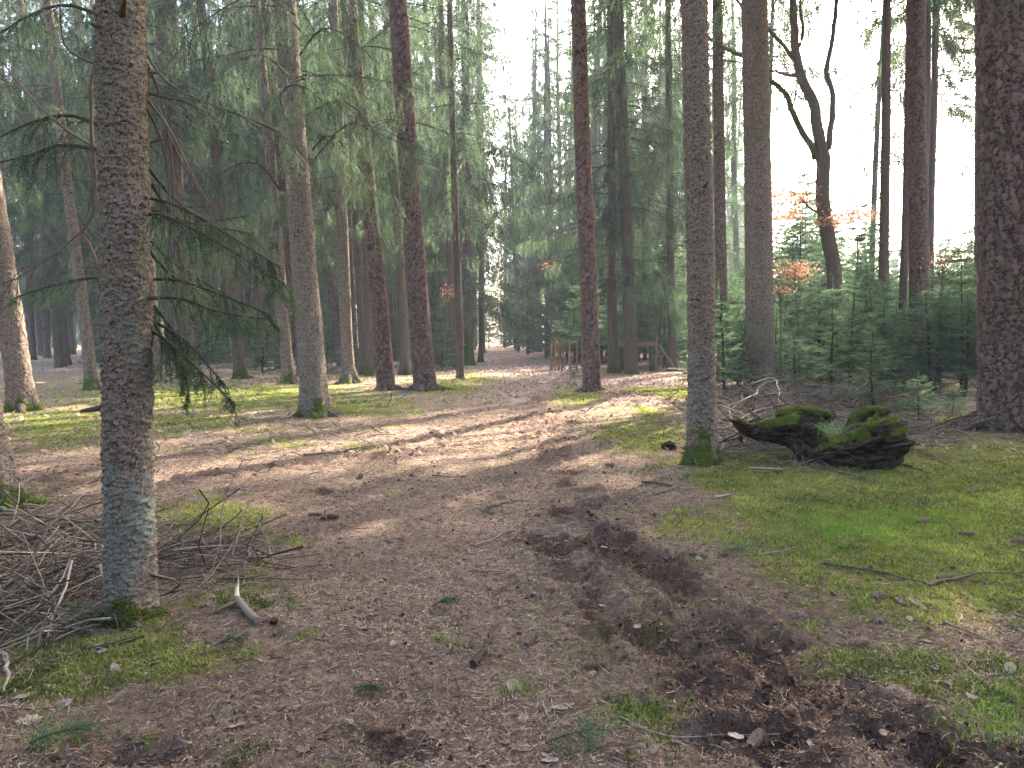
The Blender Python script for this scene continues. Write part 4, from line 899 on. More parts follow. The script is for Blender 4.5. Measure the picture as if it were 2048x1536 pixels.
# ------------------------------------------------------------------ fence, barrier
def board(mb, a, b, w, t, mat=0, tone=.5):
    a = np.array(a, float); b = np.array(b, float); ax = norm(b - a); s = norm(np.cross(ax, [0, 1., 0])); n = np.cross(ax, s)
    V = []; 
    for p in (a, b):
        for i, j in ((-1, -1), (1, -1), (1, 1), (-1, 1)): V.append(p + s * w / 2 * i + n * t / 2 * j)
    mb.add(V, [[0, 1, 2, 3], [7, 6, 5, 4], [0, 4, 5, 1], [1, 5, 6, 2], [2, 6, 7, 3], [3, 7, 4, 0]], mat, tone)
def fence():
    D = 32.; B = at_depth(1135, 745, D); B[2] = float(H(B[0:1], B[1:2])[0]); e = empty("wooden_fence", B, "broken wooden fence of upright slats beside the right verge", "fence")
    rr = np.random.default_rng(9)
    for px, top, bot, lean in ((1104,678,742,0),(1110,676,740,1),(1118,680,746,-1),(1124,677,738,0),(1139,679,744,0),(1153,680,742,1),(1165,676,744,-1),(1101,688,738,1)):
        a = at_depth(px, bot + 10, D + rr.random() * .3) - B; b = at_depth(px + lean * 1.5, top, D + rr.random() * .2) - B; a[2] = min(a[2], -.05)
        mb = MB(); board(mb, a, b, .075, .03, 0, .35 + .5 * rr.random()); obj("slat", mb.mesh("fence_slat", [M['wood']]), e)
    for p0, p1 in (((1100,700),(1168,692)), ((1103,725),(1140,690)), ((1122,738),(1166,700))):
        mb = MB(); board(mb, at_depth(*p0, D + .36) - B, at_depth(*p1, D + .36) - B, .06, .03, 0, .3); obj("rail", mb.mesh("fence_rail", [M['wood']]), e)
    D = 31.5; B = at_depth(1300, 745, D); B[2] = float(H(B[0:1], B[1:2])[0]); e = empty("wooden_barrier", B, "wooden barrier of two mossy posts under a heavy plank behind the reddish scaly spruce", "barrier")
    for px, w in ((1243,.2),(1304,.22)):
        mb = MB(); board(mb, at_depth(px, 750, D) * [1, 1, 0] + [0, 0, -.1] - B * [1, 1, 0], at_depth(px, 692, D) - B, w, w, 0, .4); n0 = mb.n
        obj("post", mb.mesh("barrier_post", [M['pine_far']], {"moss": np.full(n0, .5), "cell": np.zeros(n0), "edge": np.zeros(n0), "lichen": np.zeros(n0)}), e)
    mb = MB(); board(mb, at_depth(1236, 688.5, D) - B, at_depth(1313, 687.5, D) - B, .20, .26, 0, .45); obj("plank", mb.mesh("barrier_plank", [M['wood']]), e)
    mb = MB(); board(mb, at_depth(1315, 752, D - .2) - B, at_depth(1314, 674, D - .2) - B, .08, .05, 0, .6); obj("stake", mb.mesh("barrier_stake", [M['wood']]), e)
    mb = MB(); board(mb, at_depth(1318, 690, D - .2) - B, at_depth(1352, 738, D - .4) - B, .09, .05, 0, .7); obj("brace", mb.mesh("barrier_brace", [M['wood']]), e)
fence()

# ------------------------------------------------------------------ rotten stump
def log_mesh(pts, radii, seed, mossup=1.0, ragged=.06, depth0=9.0, ns=130, nr=170):
    P = smooth_line(pts, nr); R = np.interp(np.linspace(0, 1, nr), np.linspace(0, 1, len(radii)), radii)
    R[0] *= .35; R[-1] *= .35; R[1] *= .8; R[-2] *= .8
    T = norm(np.gradient(P, axis=0)); A = norm(np.cross(T, [0, 0, 1.])); Bn = np.cross(A, T)
    th = np.arange(ns) * 2 * math.pi / ns
    c, s = np.cos(th)[None, :, None], np.sin(th)[None, :, None]
    V = P[:, None] + R[:, None, None] * (A[:, None] * c + Bn[:, None] * s * .92)
    N = (A[:, None] * c + Bn[:, None] * s); u = np.linspace(0, 1, nr)[:, None] * np.ones((1, ns))
    Lg = np.linalg.norm(np.diff(P, axis=0), axis=1).sum()
    a = fbm(c[..., 0] * 2.4 + u * Lg * 1.2 + seed, s[..., 0] * 2.4 + seed, u * Lg * 2.2, oct=4, s=seed)
    f = np.abs(fbm(c[..., 0] * 7 + seed, s[..., 0] * 7, u * Lg * 3.0, oct=3, s=seed + 3))
    f2 = np.abs(fbm(c[..., 0] * 3.5 + seed, s[..., 0] * 3.5 + 9, u * Lg * 1.2, oct=4, s=seed + 5))
    d = R[:, None] * (1.1 * a - .8 * np.exp(-(f2 / .06)**2) - .35 * np.exp(-(f / .05)**2)) + .02 * fbm(c[..., 0] * 16, s[..., 0] * 16, u * Lg * 9, oct=3, s=seed)
    V = V + N * d[..., None]
    endk = np.exp(-u[..., :] * 18) + np.exp(-(1 - u) * 18)
    V = V + T[:, None] * (ragged * endk * fbm(c[..., 0] * 4 + 3, s[..., 0] * 4, u * 0 + seed, oct=3, s=seed + 7) * 2.5)[..., None]
    up = N[..., 2] + .35 * a
    moss = np.clip((up - .6 + 1.0 * fbm(u * Lg * 5, s[..., 0] * 4, c[..., 0] * 4, oct=3, s=seed + 8)) * 2.4, -.5, 1.2) * mossup
    V += N * (.03 * np.clip(moss, 0, 1))[..., None]
    i = np.arange(nr * ns).reshape(nr, ns)
    q = np.stack([i[:-1], np.roll(i, -1, 1)[:-1], np.roll(i, -1, 1)[1:], i[1:]], -1).reshape(-1, 4)
    mb = MB(); mb.add(V.reshape(-1, 3), q, 0, .5, True)
    mb.f.append((i[0][::-1][None], 0, False)); mb.f.append((i[-1][None], 0, False))
    me = mb.mesh("stump_root", [M['rotten']], {"moss": moss.ravel()})
    k = 7000; mm = np.where(moss.ravel() > .45)[0]; tuft = None
    if len(mm):
        s_ = rng.choice(mm, k); p = V.reshape(-1, 3)[s_] + rng.normal(size=(k, 3)) * .008; nn = norm(N.reshape(-1, 3)[s_] + .7 * rng.normal(size=(k, 3)) + [0, 0, .4]); aa = norm(rng.normal(size=(k, 3))) * .005
        mt = MB(); mt.add(np.stack([p - aa, p + aa, p + nn * .022 * (.5 + rng.random((k, 1)))], 1).reshape(-1, 3), np.arange(3 * k).reshape(-1, 3), 0, np.repeat(.05 + .5 * rng.random(k), 3)); tuft = mt.mesh("stump_moss", [M['moss']])
    return me, tuft
def stump():
    B = on_ground(1640, 925); D = B[1]
    e = empty("rotten_stump", B, "rotten broken stump with moss-capped arms on the green floor", "stump")
    q = lambda *p: [tuple(at_depth(a, b, D + c) - B) for a, b, c in p]
    for i, (pts, rad) in enumerate(((q((1470,846,.35),(1505,866,.3),(1545,866,.25),(1590,868,.2),(1625,886,.1),(1652,912,0)), (.035,.075,.12,.20,.225,.15)),
         (q((1640,912,-.1),(1690,908,-.25),(1735,900,-.35),(1772,890,-.4),(1790,880,-.35)), (.12,.19,.24,.25,.17)),
         (q((1560,836,1.0),(1595,834,1.0),(1630,838,1.0),(1655,838,1.0)), (.06,.11,.10,.07)),
         (q((1700,876,.6),(1725,850,.6),(1745,836,.6),(1765,832,.6)), (.09,.13,.12,.06)), (q((1745,862,.2),(1765,868,.1),(1775,885,0)), (.09,.13,.12)))):
        me, tf = log_mesh(pts, rad, 40 + i, (1, .8, .9, 1, .6)[i]); o = obj("root", me, e)
        if tf: obj("moss", tf, o)
    for pts, r0 in ((q((1694,873,-.1),(1718,860,-.15),(1742,850,-.15)), .028), (q((1688,868,.1),(1705,853,.1),(1722,848,.1)), .03)):
        mb = MB(); tubes(mb, smooth_line(pts, 9), np.linspace(r0, r0 * .7, 9), 9, 0, .2, cap=True); obj("broken_branch", mb.mesh("broken_branch", [M['twig']]), e)
    mb = MB(); tubes(mb, smooth_line(q((1765,905,.1),(1775,885,0),(1785,868,-.05),(1796,857,-.1)), 9), np.array([.09,.08,.07,.065,.06,.05,.04,.03,.008]), 12, 0, .25, cap=True); obj("spur", mb.mesh("root_spur", [M['palewood']]), e)
    rz = np.random.default_rng(8)
    for k_ in range(16):                                   # broken shards of rotten wood round the torn ends
        cx_, cy_ = ((1765, 890), (1500, 858), (1640, 905), (1735, 870))[k_ % 4]; p0 = at_depth(cx_ + 22 * rz.normal(), cy_ + 9 * rz.normal(), D + .15 * rz.normal()) - B; dd = norm(rz.normal(size=3) * [1, .5, .5] + [0, 0, .3]); l_ = .08 + .16 * rz.random()
        mb = MB(); w_ = norm(np.cross(dd, rz.normal(size=3))); h_ = np.cross(dd, w_); a_ = .018 + .02 * rz.random(); pts_ = []
        for f_, g_ in ((-.5, .5), (-.2, 1.), (.2, .9), (.45, .3)):
            c_ = p0 + dd * l_ * f_ + .01 * rz.normal(size=3); pts_ += [c_ - w_ * a_ * g_ - h_ * .006, c_ + w_ * a_ * g_ * rz.uniform(.5, 1.2) - h_ * .006, c_ + w_ * a_ * g_ * .8 + h_ * .01, c_ - w_ * a_ * g_ + h_ * .01]
        q_ = [[0, 3, 2, 1], [12, 13, 14, 15]]
        for b_ in range(3):
            for e_ in range(4): q_.append([b_ * 4 + e_, b_ * 4 + (e_ + 1) % 4, b_ * 4 + 4 + (e_ + 1) % 4, b_ * 4 + 4 + e_])
        mb.add(pts_, q_, 0, .5); obj("shard", mb.mesh("stump_shard", [M['rotten']], {"moss": np.zeros(16)}), e)
    # bilberry growing in its middle
    rr = np.random.default_rng(3); mb = MB(); k = 5200
    cx = np.concatenate([at_depth(1640, 862, D + .45) + rr.normal(size=(k // 2, 3)) * [.27, .22, .055], at_depth(1680, 885, D + .2) + rr.normal(size=(k // 2, 3)) * [.2, .2, .06]])
    leaf_tris(mb, cx, .02, rr)
    s = cx[rr.integers(0, k, 260)]; t = np.linspace(0, 1, 3)[None, :, None]
    tubes(mb, s[:, None] - np.array([0, 0, .18]) * (1 - t) + rr.normal(size=(260, 1, 3)) * .02 * t, np.repeat([[.0025, .002, .0015]], 260, 0), 3, 1, .5)
    me = mb.mesh("bilberry", [M['leaf_green'], M['twig']]); tag(obj("bilberry_shrub", me), "small-leaved green bilberry growing in the middle of the rotten stump", "shrub")
    # stub of a smaller sunken stump left of the mossy-sided spruce
    B2 = on_ground(1335, 898); e2 = empty("small_stump", B2, "low mossy stump stub left of the spruce with the moss-covered right side", "stump")
    me, tf = log_mesh([(0, 0, -.08), (0, 0, .0), (.01, 0, .05), (.01, 0, .085)], (.10,.10,.09,.08), 61, 1.0, .02, ns=40, nr=24); o = obj("wood", me, e2)
    if tf: obj("moss", tf, o)
stump()

# ------------------------------------------------------------------ sticks, brushwood
def stick(pts, r0, label, tone=.4, mat='twig', r1=None, seed=0, forks=0, lift=.01, name="fallen_stick", cat="stick", group=None):
    """pts: ground pixels (px, py[, extra height])"""
    rr = np.random.default_rng(seed + 900); G = []
    for p in pts:
        g = on_ground(p[0], p[1]); g[2] += r0 * .8 + (p[2] if len(p) > 2 else 0) + lift; G.append(g)
    if len(G) == 2: G.insert(1, (G[0] + G[1]) / 2 + np.append(rr.normal(size=2) * .04 * np.linalg.norm(G[1] - G[0]), 0))
    P = smooth_line(G, 12); L = np.linalg.norm(P[-1] - P[0]); P[1:-1] += rr.normal(size=(10, 3)) * .012 * L * [1, 1, .2]
    P = smooth_line(P, 24); base = P[0].copy(); P -= base; mb = MB(); R = np.linspace(r0, r1 or r0 * .45, 24) * (1 + .12 * rr.normal(size=24)); tubes(mb, P, R, 8, 0, tone, cap=True)
    for _ in range(forks):
        j = int(rr.integers(6, 20)); d = norm(norm(P[j] - P[j - 1]) + .9 * rr.normal(size=3) * [1, 1, .25]); l = L * (.12 + .2 * rr.random()); t = np.linspace(0, 1, 6)[:, None]
        tubes(mb, P[j] + l * d * t + .04 * l * rr.normal(size=(6, 3)) * t, np.linspace(R[j] * .55, .0015, 6), 5, 0, tone)
    o = obj(name, mb.mesh(name, [M[mat]])); o.location = base; tag(o, label, cat, group); return o
STK = [([(946,1338),(962,1318),(975,1295),(986,1262)], .022, "dark curved bark-covered stick standing out alone in the near middle of the path", .08, 0),
 ([(948,1095),(985,1082),(1020,1062),(1048,1042)], .010, "pale crooked twig with a fork below the green needle sprig on the path", .75, 2),
 ([(944,1142),(985,1146),(1022,1148)], .008, "thin straight pale stick lying crosswise on the path", .85, 0),
 ([(1284,968),(1310,970),(1345,976)], .020, "short dark rotten branch piece beside the root spur of the mossy-sided spruce", .15, 0),
 ([(1308,992),(1335,985),(1362,975)], .018, "grey lichened branch piece left of the pale peeled stick pieces", .4, 0),
 ([(1360,981),(1375,980),(1392,981)], .016, "short orange-brown peeled stick left of the moss", .8, 0),
 ([(1428,999),(1448,996),(1468,992)], .019, "short pale sawn stick lying on the green moss", .98, 0),
 ([(1524,1112),(1560,1106),(1600,1095)], .007, "slender pale twig sticking out of the dark green needle sprig", .8, 0),
 ([(1648,1132),(1700,1140),(1760,1150),(1852,1172)], .014, "long dark crooked branch lying across the green moss", .25, 3),
 ([(1858,1176),(1920,1158),(1980,1150),(2070,1152)], .012, "long thin branch running off the right picture edge", .35, 2),
 ([(1825,872),(1850,880),(1890,896)], .016, "pale stick on the moss between the rotten stump and the old pine", .9, 1),
 ([(1868,916),(1905,935),(1960,948),(2040,958)], .012, "long thin branch curving over the moss in front of the old pine", .6, 1),
 ([(1886,1250),(1940,1270),(1990,1292)], .010, "thin brown stick in the mossy grass at lower right", .55, 0),
 ([(608,913),(635,911),(667,907)], .016, "dark straight stick left of the sunlit spot on the path", .15, 0),
 ([(690,905),(705,901),(716,898)], .018, "short dark stick piece, right neighbour of the longer dark one", .15, 0),
 ([(865,953),(900,957),(935,955)], .010, "thin dark stick lying flat in the middle of the path", .15, 0),
 ([(738,874),(765,871),(790,872)], .012, "brown twig by the verge below the thick mossy-footed spruce", .4, 1),
 ([(746,858),(756,864),(762,868)], .022, "stubby grey wood chip near the left verge", .6, 0),
 ([(868,822),(890,818),(913,812)], .016, "grey branch lying at the left edge of the path", .55, 1),
 ([(845,822),(852,828),(856,833)], .016, "short pale curved wood piece at the left edge of the path", .85, 0),
 ([(872,862),(880,858),(888,852)], .012, "thin pale twig left of the muddy middle of the path", .85, 0),
 ([(1085,1410),(1092,1430),(1100,1447)], .007, "short pale twig low in the path near the bottom", .8, 0),
 ([(1160,1062),(1180,1078),(1210,1100)], .005, "greenish thin twig beside the muddy rut", .6, 0),
 ([(680,1050),(700,1058),(740,1062)], .006, "small straight dark twig in the sunny straw", .2, 0),
 ([(1005,1180),(1020,1172),(1035,1162)], .007, "small brown stick in the middle of the path", .35, 0),
 ([(1238,1440),(1330,1478),(1420,1480),(1560,1475)], .006, "long wiry twig trailing across the lower right mud", .6, 1),
 ([(1625,1238),(1665,1260),(1690,1280)], .007, "thin grey twig on the moss below the long dark branch", .5, 0),
 ([(1480,855),(1530,845),(1580,800),(1650,792)], .02, "long bent bare branch arching over the brushwood heap", .7, 2),
 ([(505,940),(470,950),(440,946)], .009, "dark twig on the muddy patch left of the path", .2, 0),
 ([(330,880),(420,868),(480,850)], .012, "long dark branch lying in the yellow moss behind the near trunk", .2, 3),
 ([(560,845),(590,852),(620,858)], .010, "thin branch in front of the thick spruce's mossy foot", .3, 1),
 ([(640,1110),(560,1122),(500,1128)], .005, "thin brown twig at the edge of the brushwood", .3, 2)]
for i, (p, r0, lab, tn, fk) in enumerate(STK): stick(p, r0 * .8, lab, tn, seed=i, forks=fk)
def forked():
    B = on_ground(480, 1222); e = empty("forked_branch", B, "forked broken branch with a pale splintered tip beside the near trunk", "branch")
    g = lambda px, py, h: on_ground(px, py) + [0, 0, h] - B
    mb = MB(); P = smooth_line([g(430,1228,.012), g(455,1222,.03), g(478,1215,.035), g(482,1212,.03)], 14); tubes(mb, P, np.linspace(.008, .017, 14), 10, 0, .5, cap=True); obj("side_arm", mb.mesh("branch_arm", [M['twig']]), e)
    mb = MB(); P = smooth_line([g(474,1210,.04), g(485,1222,.032), g(500,1238,.028), g(516,1250,.024)], 16); tubes(mb, P, np.array([.02,.021,.022,.024,.023,.024,.024,.023,.025,.024,.025,.024,.025,.025,.024,.020]) * .85, 12, 0, .6, cap=True); obj("limb", mb.mesh("branch_limb", [M['twig']]), e)
    mb = MB(); P = smooth_line([g(475,1211,.04), g(474,1203,.06), g(477,1200,.10), g(478,1203,.15)], 10); tubes(mb, P, np.linspace(.017, .002, 10), 7, 0, .9, cap=True); obj("splinter", mb.mesh("branch_splinter", [M['palewood']]), e)
forked()
def brush(name, boxes, label, seed, n, big, lr=(.3, 1.2)):
    rr = np.random.default_rng(seed); mb = MB()
    for (cx, cy, rx, ry, h, w) in boxes:
        k = int(n * w); u = rr.normal(size=(k, 2)); px = cx + u[:, 0] * rx; py = np.clip(cy + u[:, 1] * ry, 700, 1600)
        t = EYE / -( -_sp + (768 - py) / F * _cp); x = (px - 1024) / F * t; y = (_cp + (768 - py) / F * _sp) * t
        z = H(x, y) + h * rr.random(k) * np.exp(-(u**2).sum(1) * .5)
        a = rr.random(k) * 6.283; L = lr[0] + (lr[1] - lr[0]) * rr.random(k)**1.6; s = np.linspace(-.5, .5, 7)[None]
        a2 = a[:, None] + 1.6 * rr.normal(size=(k, 1)) * s + .15 * rr.normal(size=(k, 7))
        dx = np.cumsum(np.cos(a2), 1) * L[:, None] / 7; dy = np.cumsum(np.sin(a2), 1) * L[:, None] / 7
        tz = .35 * rr.normal(size=(k, 1)) * L[:, None]
        Q = np.stack([x[:, None] + dx - dx.mean(1, keepdims=True), y[:, None] + dy - dy.mean(1, keepdims=True), z[:, None] + tz * s + .05 * L[:, None] * (1 - 4 * s**2) * rr.random((k, 1))], -1)
        gz = H(Q[..., 0].ravel(), Q[..., 1].ravel()).reshape(k, 7); Q[..., 2] = np.maximum(Q[..., 2], gz + .002)
        r0 = (.0012 + .008 * rr.random(k)**4) * (1 + .9 * big)
        tubes(mb, Q, r0[:, None] * np.linspace(1, .45, 7)[None], 4, 0, rr.random(k)**1.3)
    tag(obj(name, mb.mesh(name, [M['twig']])), label, "brushwood", kind="stuff")
brush("brushwood", [(70,1120,120,45,.16,.8),(300,1110,60,26,.05,.2),(60,1230,80,40,.12,.3),(440,1110,60,30,.03,.12)], "tangle of dead twigs heaped around the near trunk", 1, 1500, 0)
brush("brushwood", [(1560,812,80,9,.4,.65),(1730,815,90,9,.3,.4),(1480,850,40,15,.2,.3),(1640,850,90,14,.12,.25),(1690,930,90,10,.03,.08),(1500,905,50,10,.05,.1),(1830,870,40,14,.1,.15)], "tangle of bare branches heaped behind the rotten stump", 2, 1500, 1, (.4, 1.8))
brush("brushwood", [(500,860,260,40,.03,1.0),(800,790,120,14,.05,.4),(1350,830,120,30,.03,.3),(300,800,200,20,.05,.5),(1750,780,200,12,.1,.5)], "thin twigs strewn over the mossy floor", 3, 420, .4, (.2, .9))
BR = [[(-30,1100,.05),(90,1092,.12),(190,1085,.14),(240,1080,.1)],[(-40,1060,.1),(60,1075,.15),(140,1090,.16),(210,1098,.12)],[(-20,1118,.03),(100,1108,.1),(215,1100,.12)],
      [(-20,1050,.12),(30,1068,.14),(80,1095,.05)],[(170,1160,.02),(200,1130,.08),(235,1085,.16)],[(-30,1190,.02),(50,1205,.03),(90,1232,.01)],[(150,1150,.03),(90,1190,.04),(10,1250,.02)],
      [(-10,1310,.01),(12,1340,.02),(10,1400,.02)],[(305,1150,.03),(360,1140,.05),(430,1120,.03)],[(110,1290,.01),(160,1275,.03),(200,1262,.02)],[(330,1105,.04),(400,1085,.06),(460,1060,.02)]]
for i, p in enumerate(BR): stick(p, (.013,.014,.013,.017,.017,.012,.012,.012,.006,.007,.007)[i], ["long pale branch lowest across the heap at the left edge","long dark curving branch on top of the left heap","second pale branch just beneath the long one at the left edge","short stout branch poking from the back of the left heap","dark curved upright stick leaning at the near trunk","thick light stick at the left picture edge below the heap","brown branch slanting towards the left picture edge","pale bent stick on the moss by the left picture edge","thin curved twig just right of the near trunk","bare grey twig in front of the near trunk's mossy foot","dark thin branch rising from the moss behind the near trunk"][i], (.7,.35,.65,.5,.1,.75,.4,.9,.6,.7,.2)[i], seed=50 + i, forks=2, name="fallen_branch", cat="branch")
BR2 = [[(1445,870,.05),(1500,830,.35),(1560,800,.45),(1680,795,.3)],[(1450,840,.1),(1490,810,.35),(1530,770,.4)],[(1500,815,.5),(1540,806,.55),(1560,818,.4),(1560,850,.2)],[(1440,905,.0),(1480,870,.2),(1540,850,.3)],[(1610,805,.4),(1660,812,.4),(1730,815,.3)],[(1700,830,.2),(1740,800,.5),(1780,790,.5)]]
for i, p in enumerate(BR2): stick(p, .018, ["long arched branch crowning the heap behind the rotten stump","steep bare branch at the left end of the heap behind the stump","crooked pale branch bending down behind the stump's left arm","branch slanting up from the mossy-sided spruce to the heap","straight pale branch at the right of the heap behind the stump","thin branch rising behind the right arm of the stump"][i], (.6,.4,.8,.6,.85,.4)[i], seed=70 + i, forks=3, name="fallen_branch", cat="branch")

# ------------------------------------------------------------------ litter, moss carpet, grass
def scatter(n, ymin, ymax, r, p=1.6, xw=.85):
    """more points near the viewer, where they are larger"""
    u = r.random(n); a = 1 - p
    y = (ymin**a + u * (ymax**a - ymin**a))**(1 / a) if abs(a) > 1e-3 else ymin * (ymax / ymin)**u
    x = (r.random(n) * 2 - 1) * (y * xw + .5); return x, y
def litter():
    r = np.random.default_rng(11); mb = MB(); x, y = scatter(300000, 1.7, 14, r, .8)
    f = fields(x, y); keep = r.random(len(x)) < np.clip(1.1 - .75 * f[0] - .25 * f[1], .12, 1)
    x, y = x[keep], y[keep]; k = len(x); z = H(x, y)
    d = np.hypot(x, y); L = (.008 + .030 * r.random(k)**3) * (1 + d * .05); w = (.0005 + .0006 * r.random(k)) * (1 + d * .2); a = r.random(k) * 6.283
    ti = .28 * r.normal(size=k); D = np.stack([np.cos(a), np.sin(a), ti], 1) * L[:, None]; S = np.stack([-np.sin(a), np.cos(a), .5 * r.normal(size=k)], 1) * w[:, None]
    c = np.stack([x, y, z + .004 + np.abs(ti) * L * .5 + .004 * r.random(k)], 1)
    V = np.stack([c - D / 2 - S, c - D / 2 + S, c + D / 2 + S, c + D / 2 - S], 1).reshape(-1, 3)
    mb.add(V, np.arange(4 * k).reshape(-1, 4), 0, np.repeat(np.clip(r.random(k)**1.8 * (1 - .4 * f[1][keep]) * (.85 + .9 * fbm(x * 1.3, y * 1.3, oct=3, s=90)), 0, 1), 4))
    # small bark flakes and crumbs
    x, y = scatter(34000, 1.7, 26, r, .9); k = len(x); z = H(x, y) + .005; s = (.003 + .007 * r.random(k)**3)[:, None] * (1 + np.hypot(x, y)[:, None] * .05); a = r.random(k) * 6.283
    A = np.stack([np.cos(a), np.sin(a), .35 * r.normal(size=k)], 1) * s; Bq = np.stack([-np.sin(a), np.cos(a), .35 * r.normal(size=k)], 1) * s * .6; c = np.stack([x, y, z], 1)
    V = np.stack([c - A, c - Bq, c + A, c + Bq * 1.2], 1).reshape(-1, 3); mb.add(V, np.arange(4 * k).reshape(-1, 4), 0, np.repeat(r.random(k), 4))
    x, y = scatter(9000, 1.7, 22, r, 1.0); k = len(x); L = .02 + .10 * r.random(k)**2; a = r.random(k) * 6.283; t = np.linspace(-.5, .5, 4)[None]
    a2 = a[:, None] + 1.2 * r.normal(size=(k, 1)) * t; Q = np.stack([x[:, None] + L[:, None] * t * np.cos(a2), y[:, None] + L[:, None] * t * np.sin(a2), (H(x, y) + .004)[:, None] + .15 * L[:, None] * r.normal(size=(k, 1)) * t + .05 * L[:, None]], -1)
    tubes(mb, Q, ((.0008 + .0016 * r.random(k)**2) * (1 + .06 * np.hypot(x, y)))[:, None] * np.ones((1, 4)), 3, 0, r.random(k)**1.3)
    tag(obj("needle_litter", mb.mesh("needle_litter", [M['litter']])), "brown fallen needles and crumbs of bark covering the floor", "needle litter", kind="stuff")
    mb = MB(); x, y = scatter(90000, 9, 60, r, .8, .75); f = fields(x, y)[2]; m = r.random(len(x)) < np.clip(f, .06, 1); x, y = x[m], y[m]; k = len(x)
    s = (.03 + .035 * r.random(k))[:, None]; a = r.random(k) * 6.283; A = np.stack([np.cos(a), np.sin(a), .5 * r.normal(size=k)], 1) * s; Bq = np.stack([-np.sin(a), np.cos(a), .5 * r.normal(size=k)], 1) * s * .55
    c = np.stack([x, y, H(x, y) + .02], 1); V = np.stack([c - A, c - Bq, c + A, c + Bq], 1).reshape(-1, 3); mb.add(V, np.arange(4 * k).reshape(-1, 4), 0, np.repeat(r.random(k), 4))
    tag(obj("leaf_litter", mb.mesh("leaf_litter", [M['dryleaf']])), "pale dry leaves strewn thickly over the farther path", "leaf litter", kind="stuff")
litter()
def clods():
    r = np.random.default_rng(31); x, y = scatter(60000, 1.8, 22, r, .9, .7); f = fields(x, y)
    m = r.random(len(x)) < np.clip(.75 * f[1] - .02 + .10 * (vnoise(x * 4, y * 4, s=9) > .2), 0, 1) * (f[0] < .8); x, y = x[m], y[m]; k = len(x); print("clods", k)
    s_ = (.004 + .012 * r.random(k)**3)[:, None, None] * (1 + .03 * np.hypot(x, y))[:, None, None]
    ico = norm(np.array([[0,0,1],[1,0,.3],[.3,1,.2],[-.8,.6,.3],[-.8,-.6,.2],[.3,-1,.3],[0,0,-.6]], float)); fc = np.array([[0,1,2],[0,2,3],[0,3,4],[0,4,5],[0,5,1],[6,2,1],[6,3,2],[6,4,3],[6,5,4],[6,1,5]])
    a = r.random(k) * 6.283; R_ = np.zeros((k, 3, 3)); R_[:, 0, 0] = R_[:, 1, 1] = np.cos(a); R_[:, 0, 1] = -np.sin(a); R_[:, 1, 0] = np.sin(a); R_[:, 2, 2] = .75
    V = np.einsum('kij,nj->kni', R_, ico) * (.65 + .7 * r.random((k, 7, 1))) * s_ * (.7 + .7 * r.random((k, 1, 3))) + np.stack([x, y, H(x, y)], 1)[:, None]
    mb = MB(); mb.add(V.reshape(-1, 3), (fc[None] + 7 * np.arange(k)[:, None, None]).reshape(-1, 3), 0, np.repeat(r.random(k), 7), False)
    tag(obj("soil_crumbs", mb.mesh("soil_crumbs", [M['clod']])), "dark crumbs of churned soil in the ruts and over the path", "soil", kind="stuff")
clods()
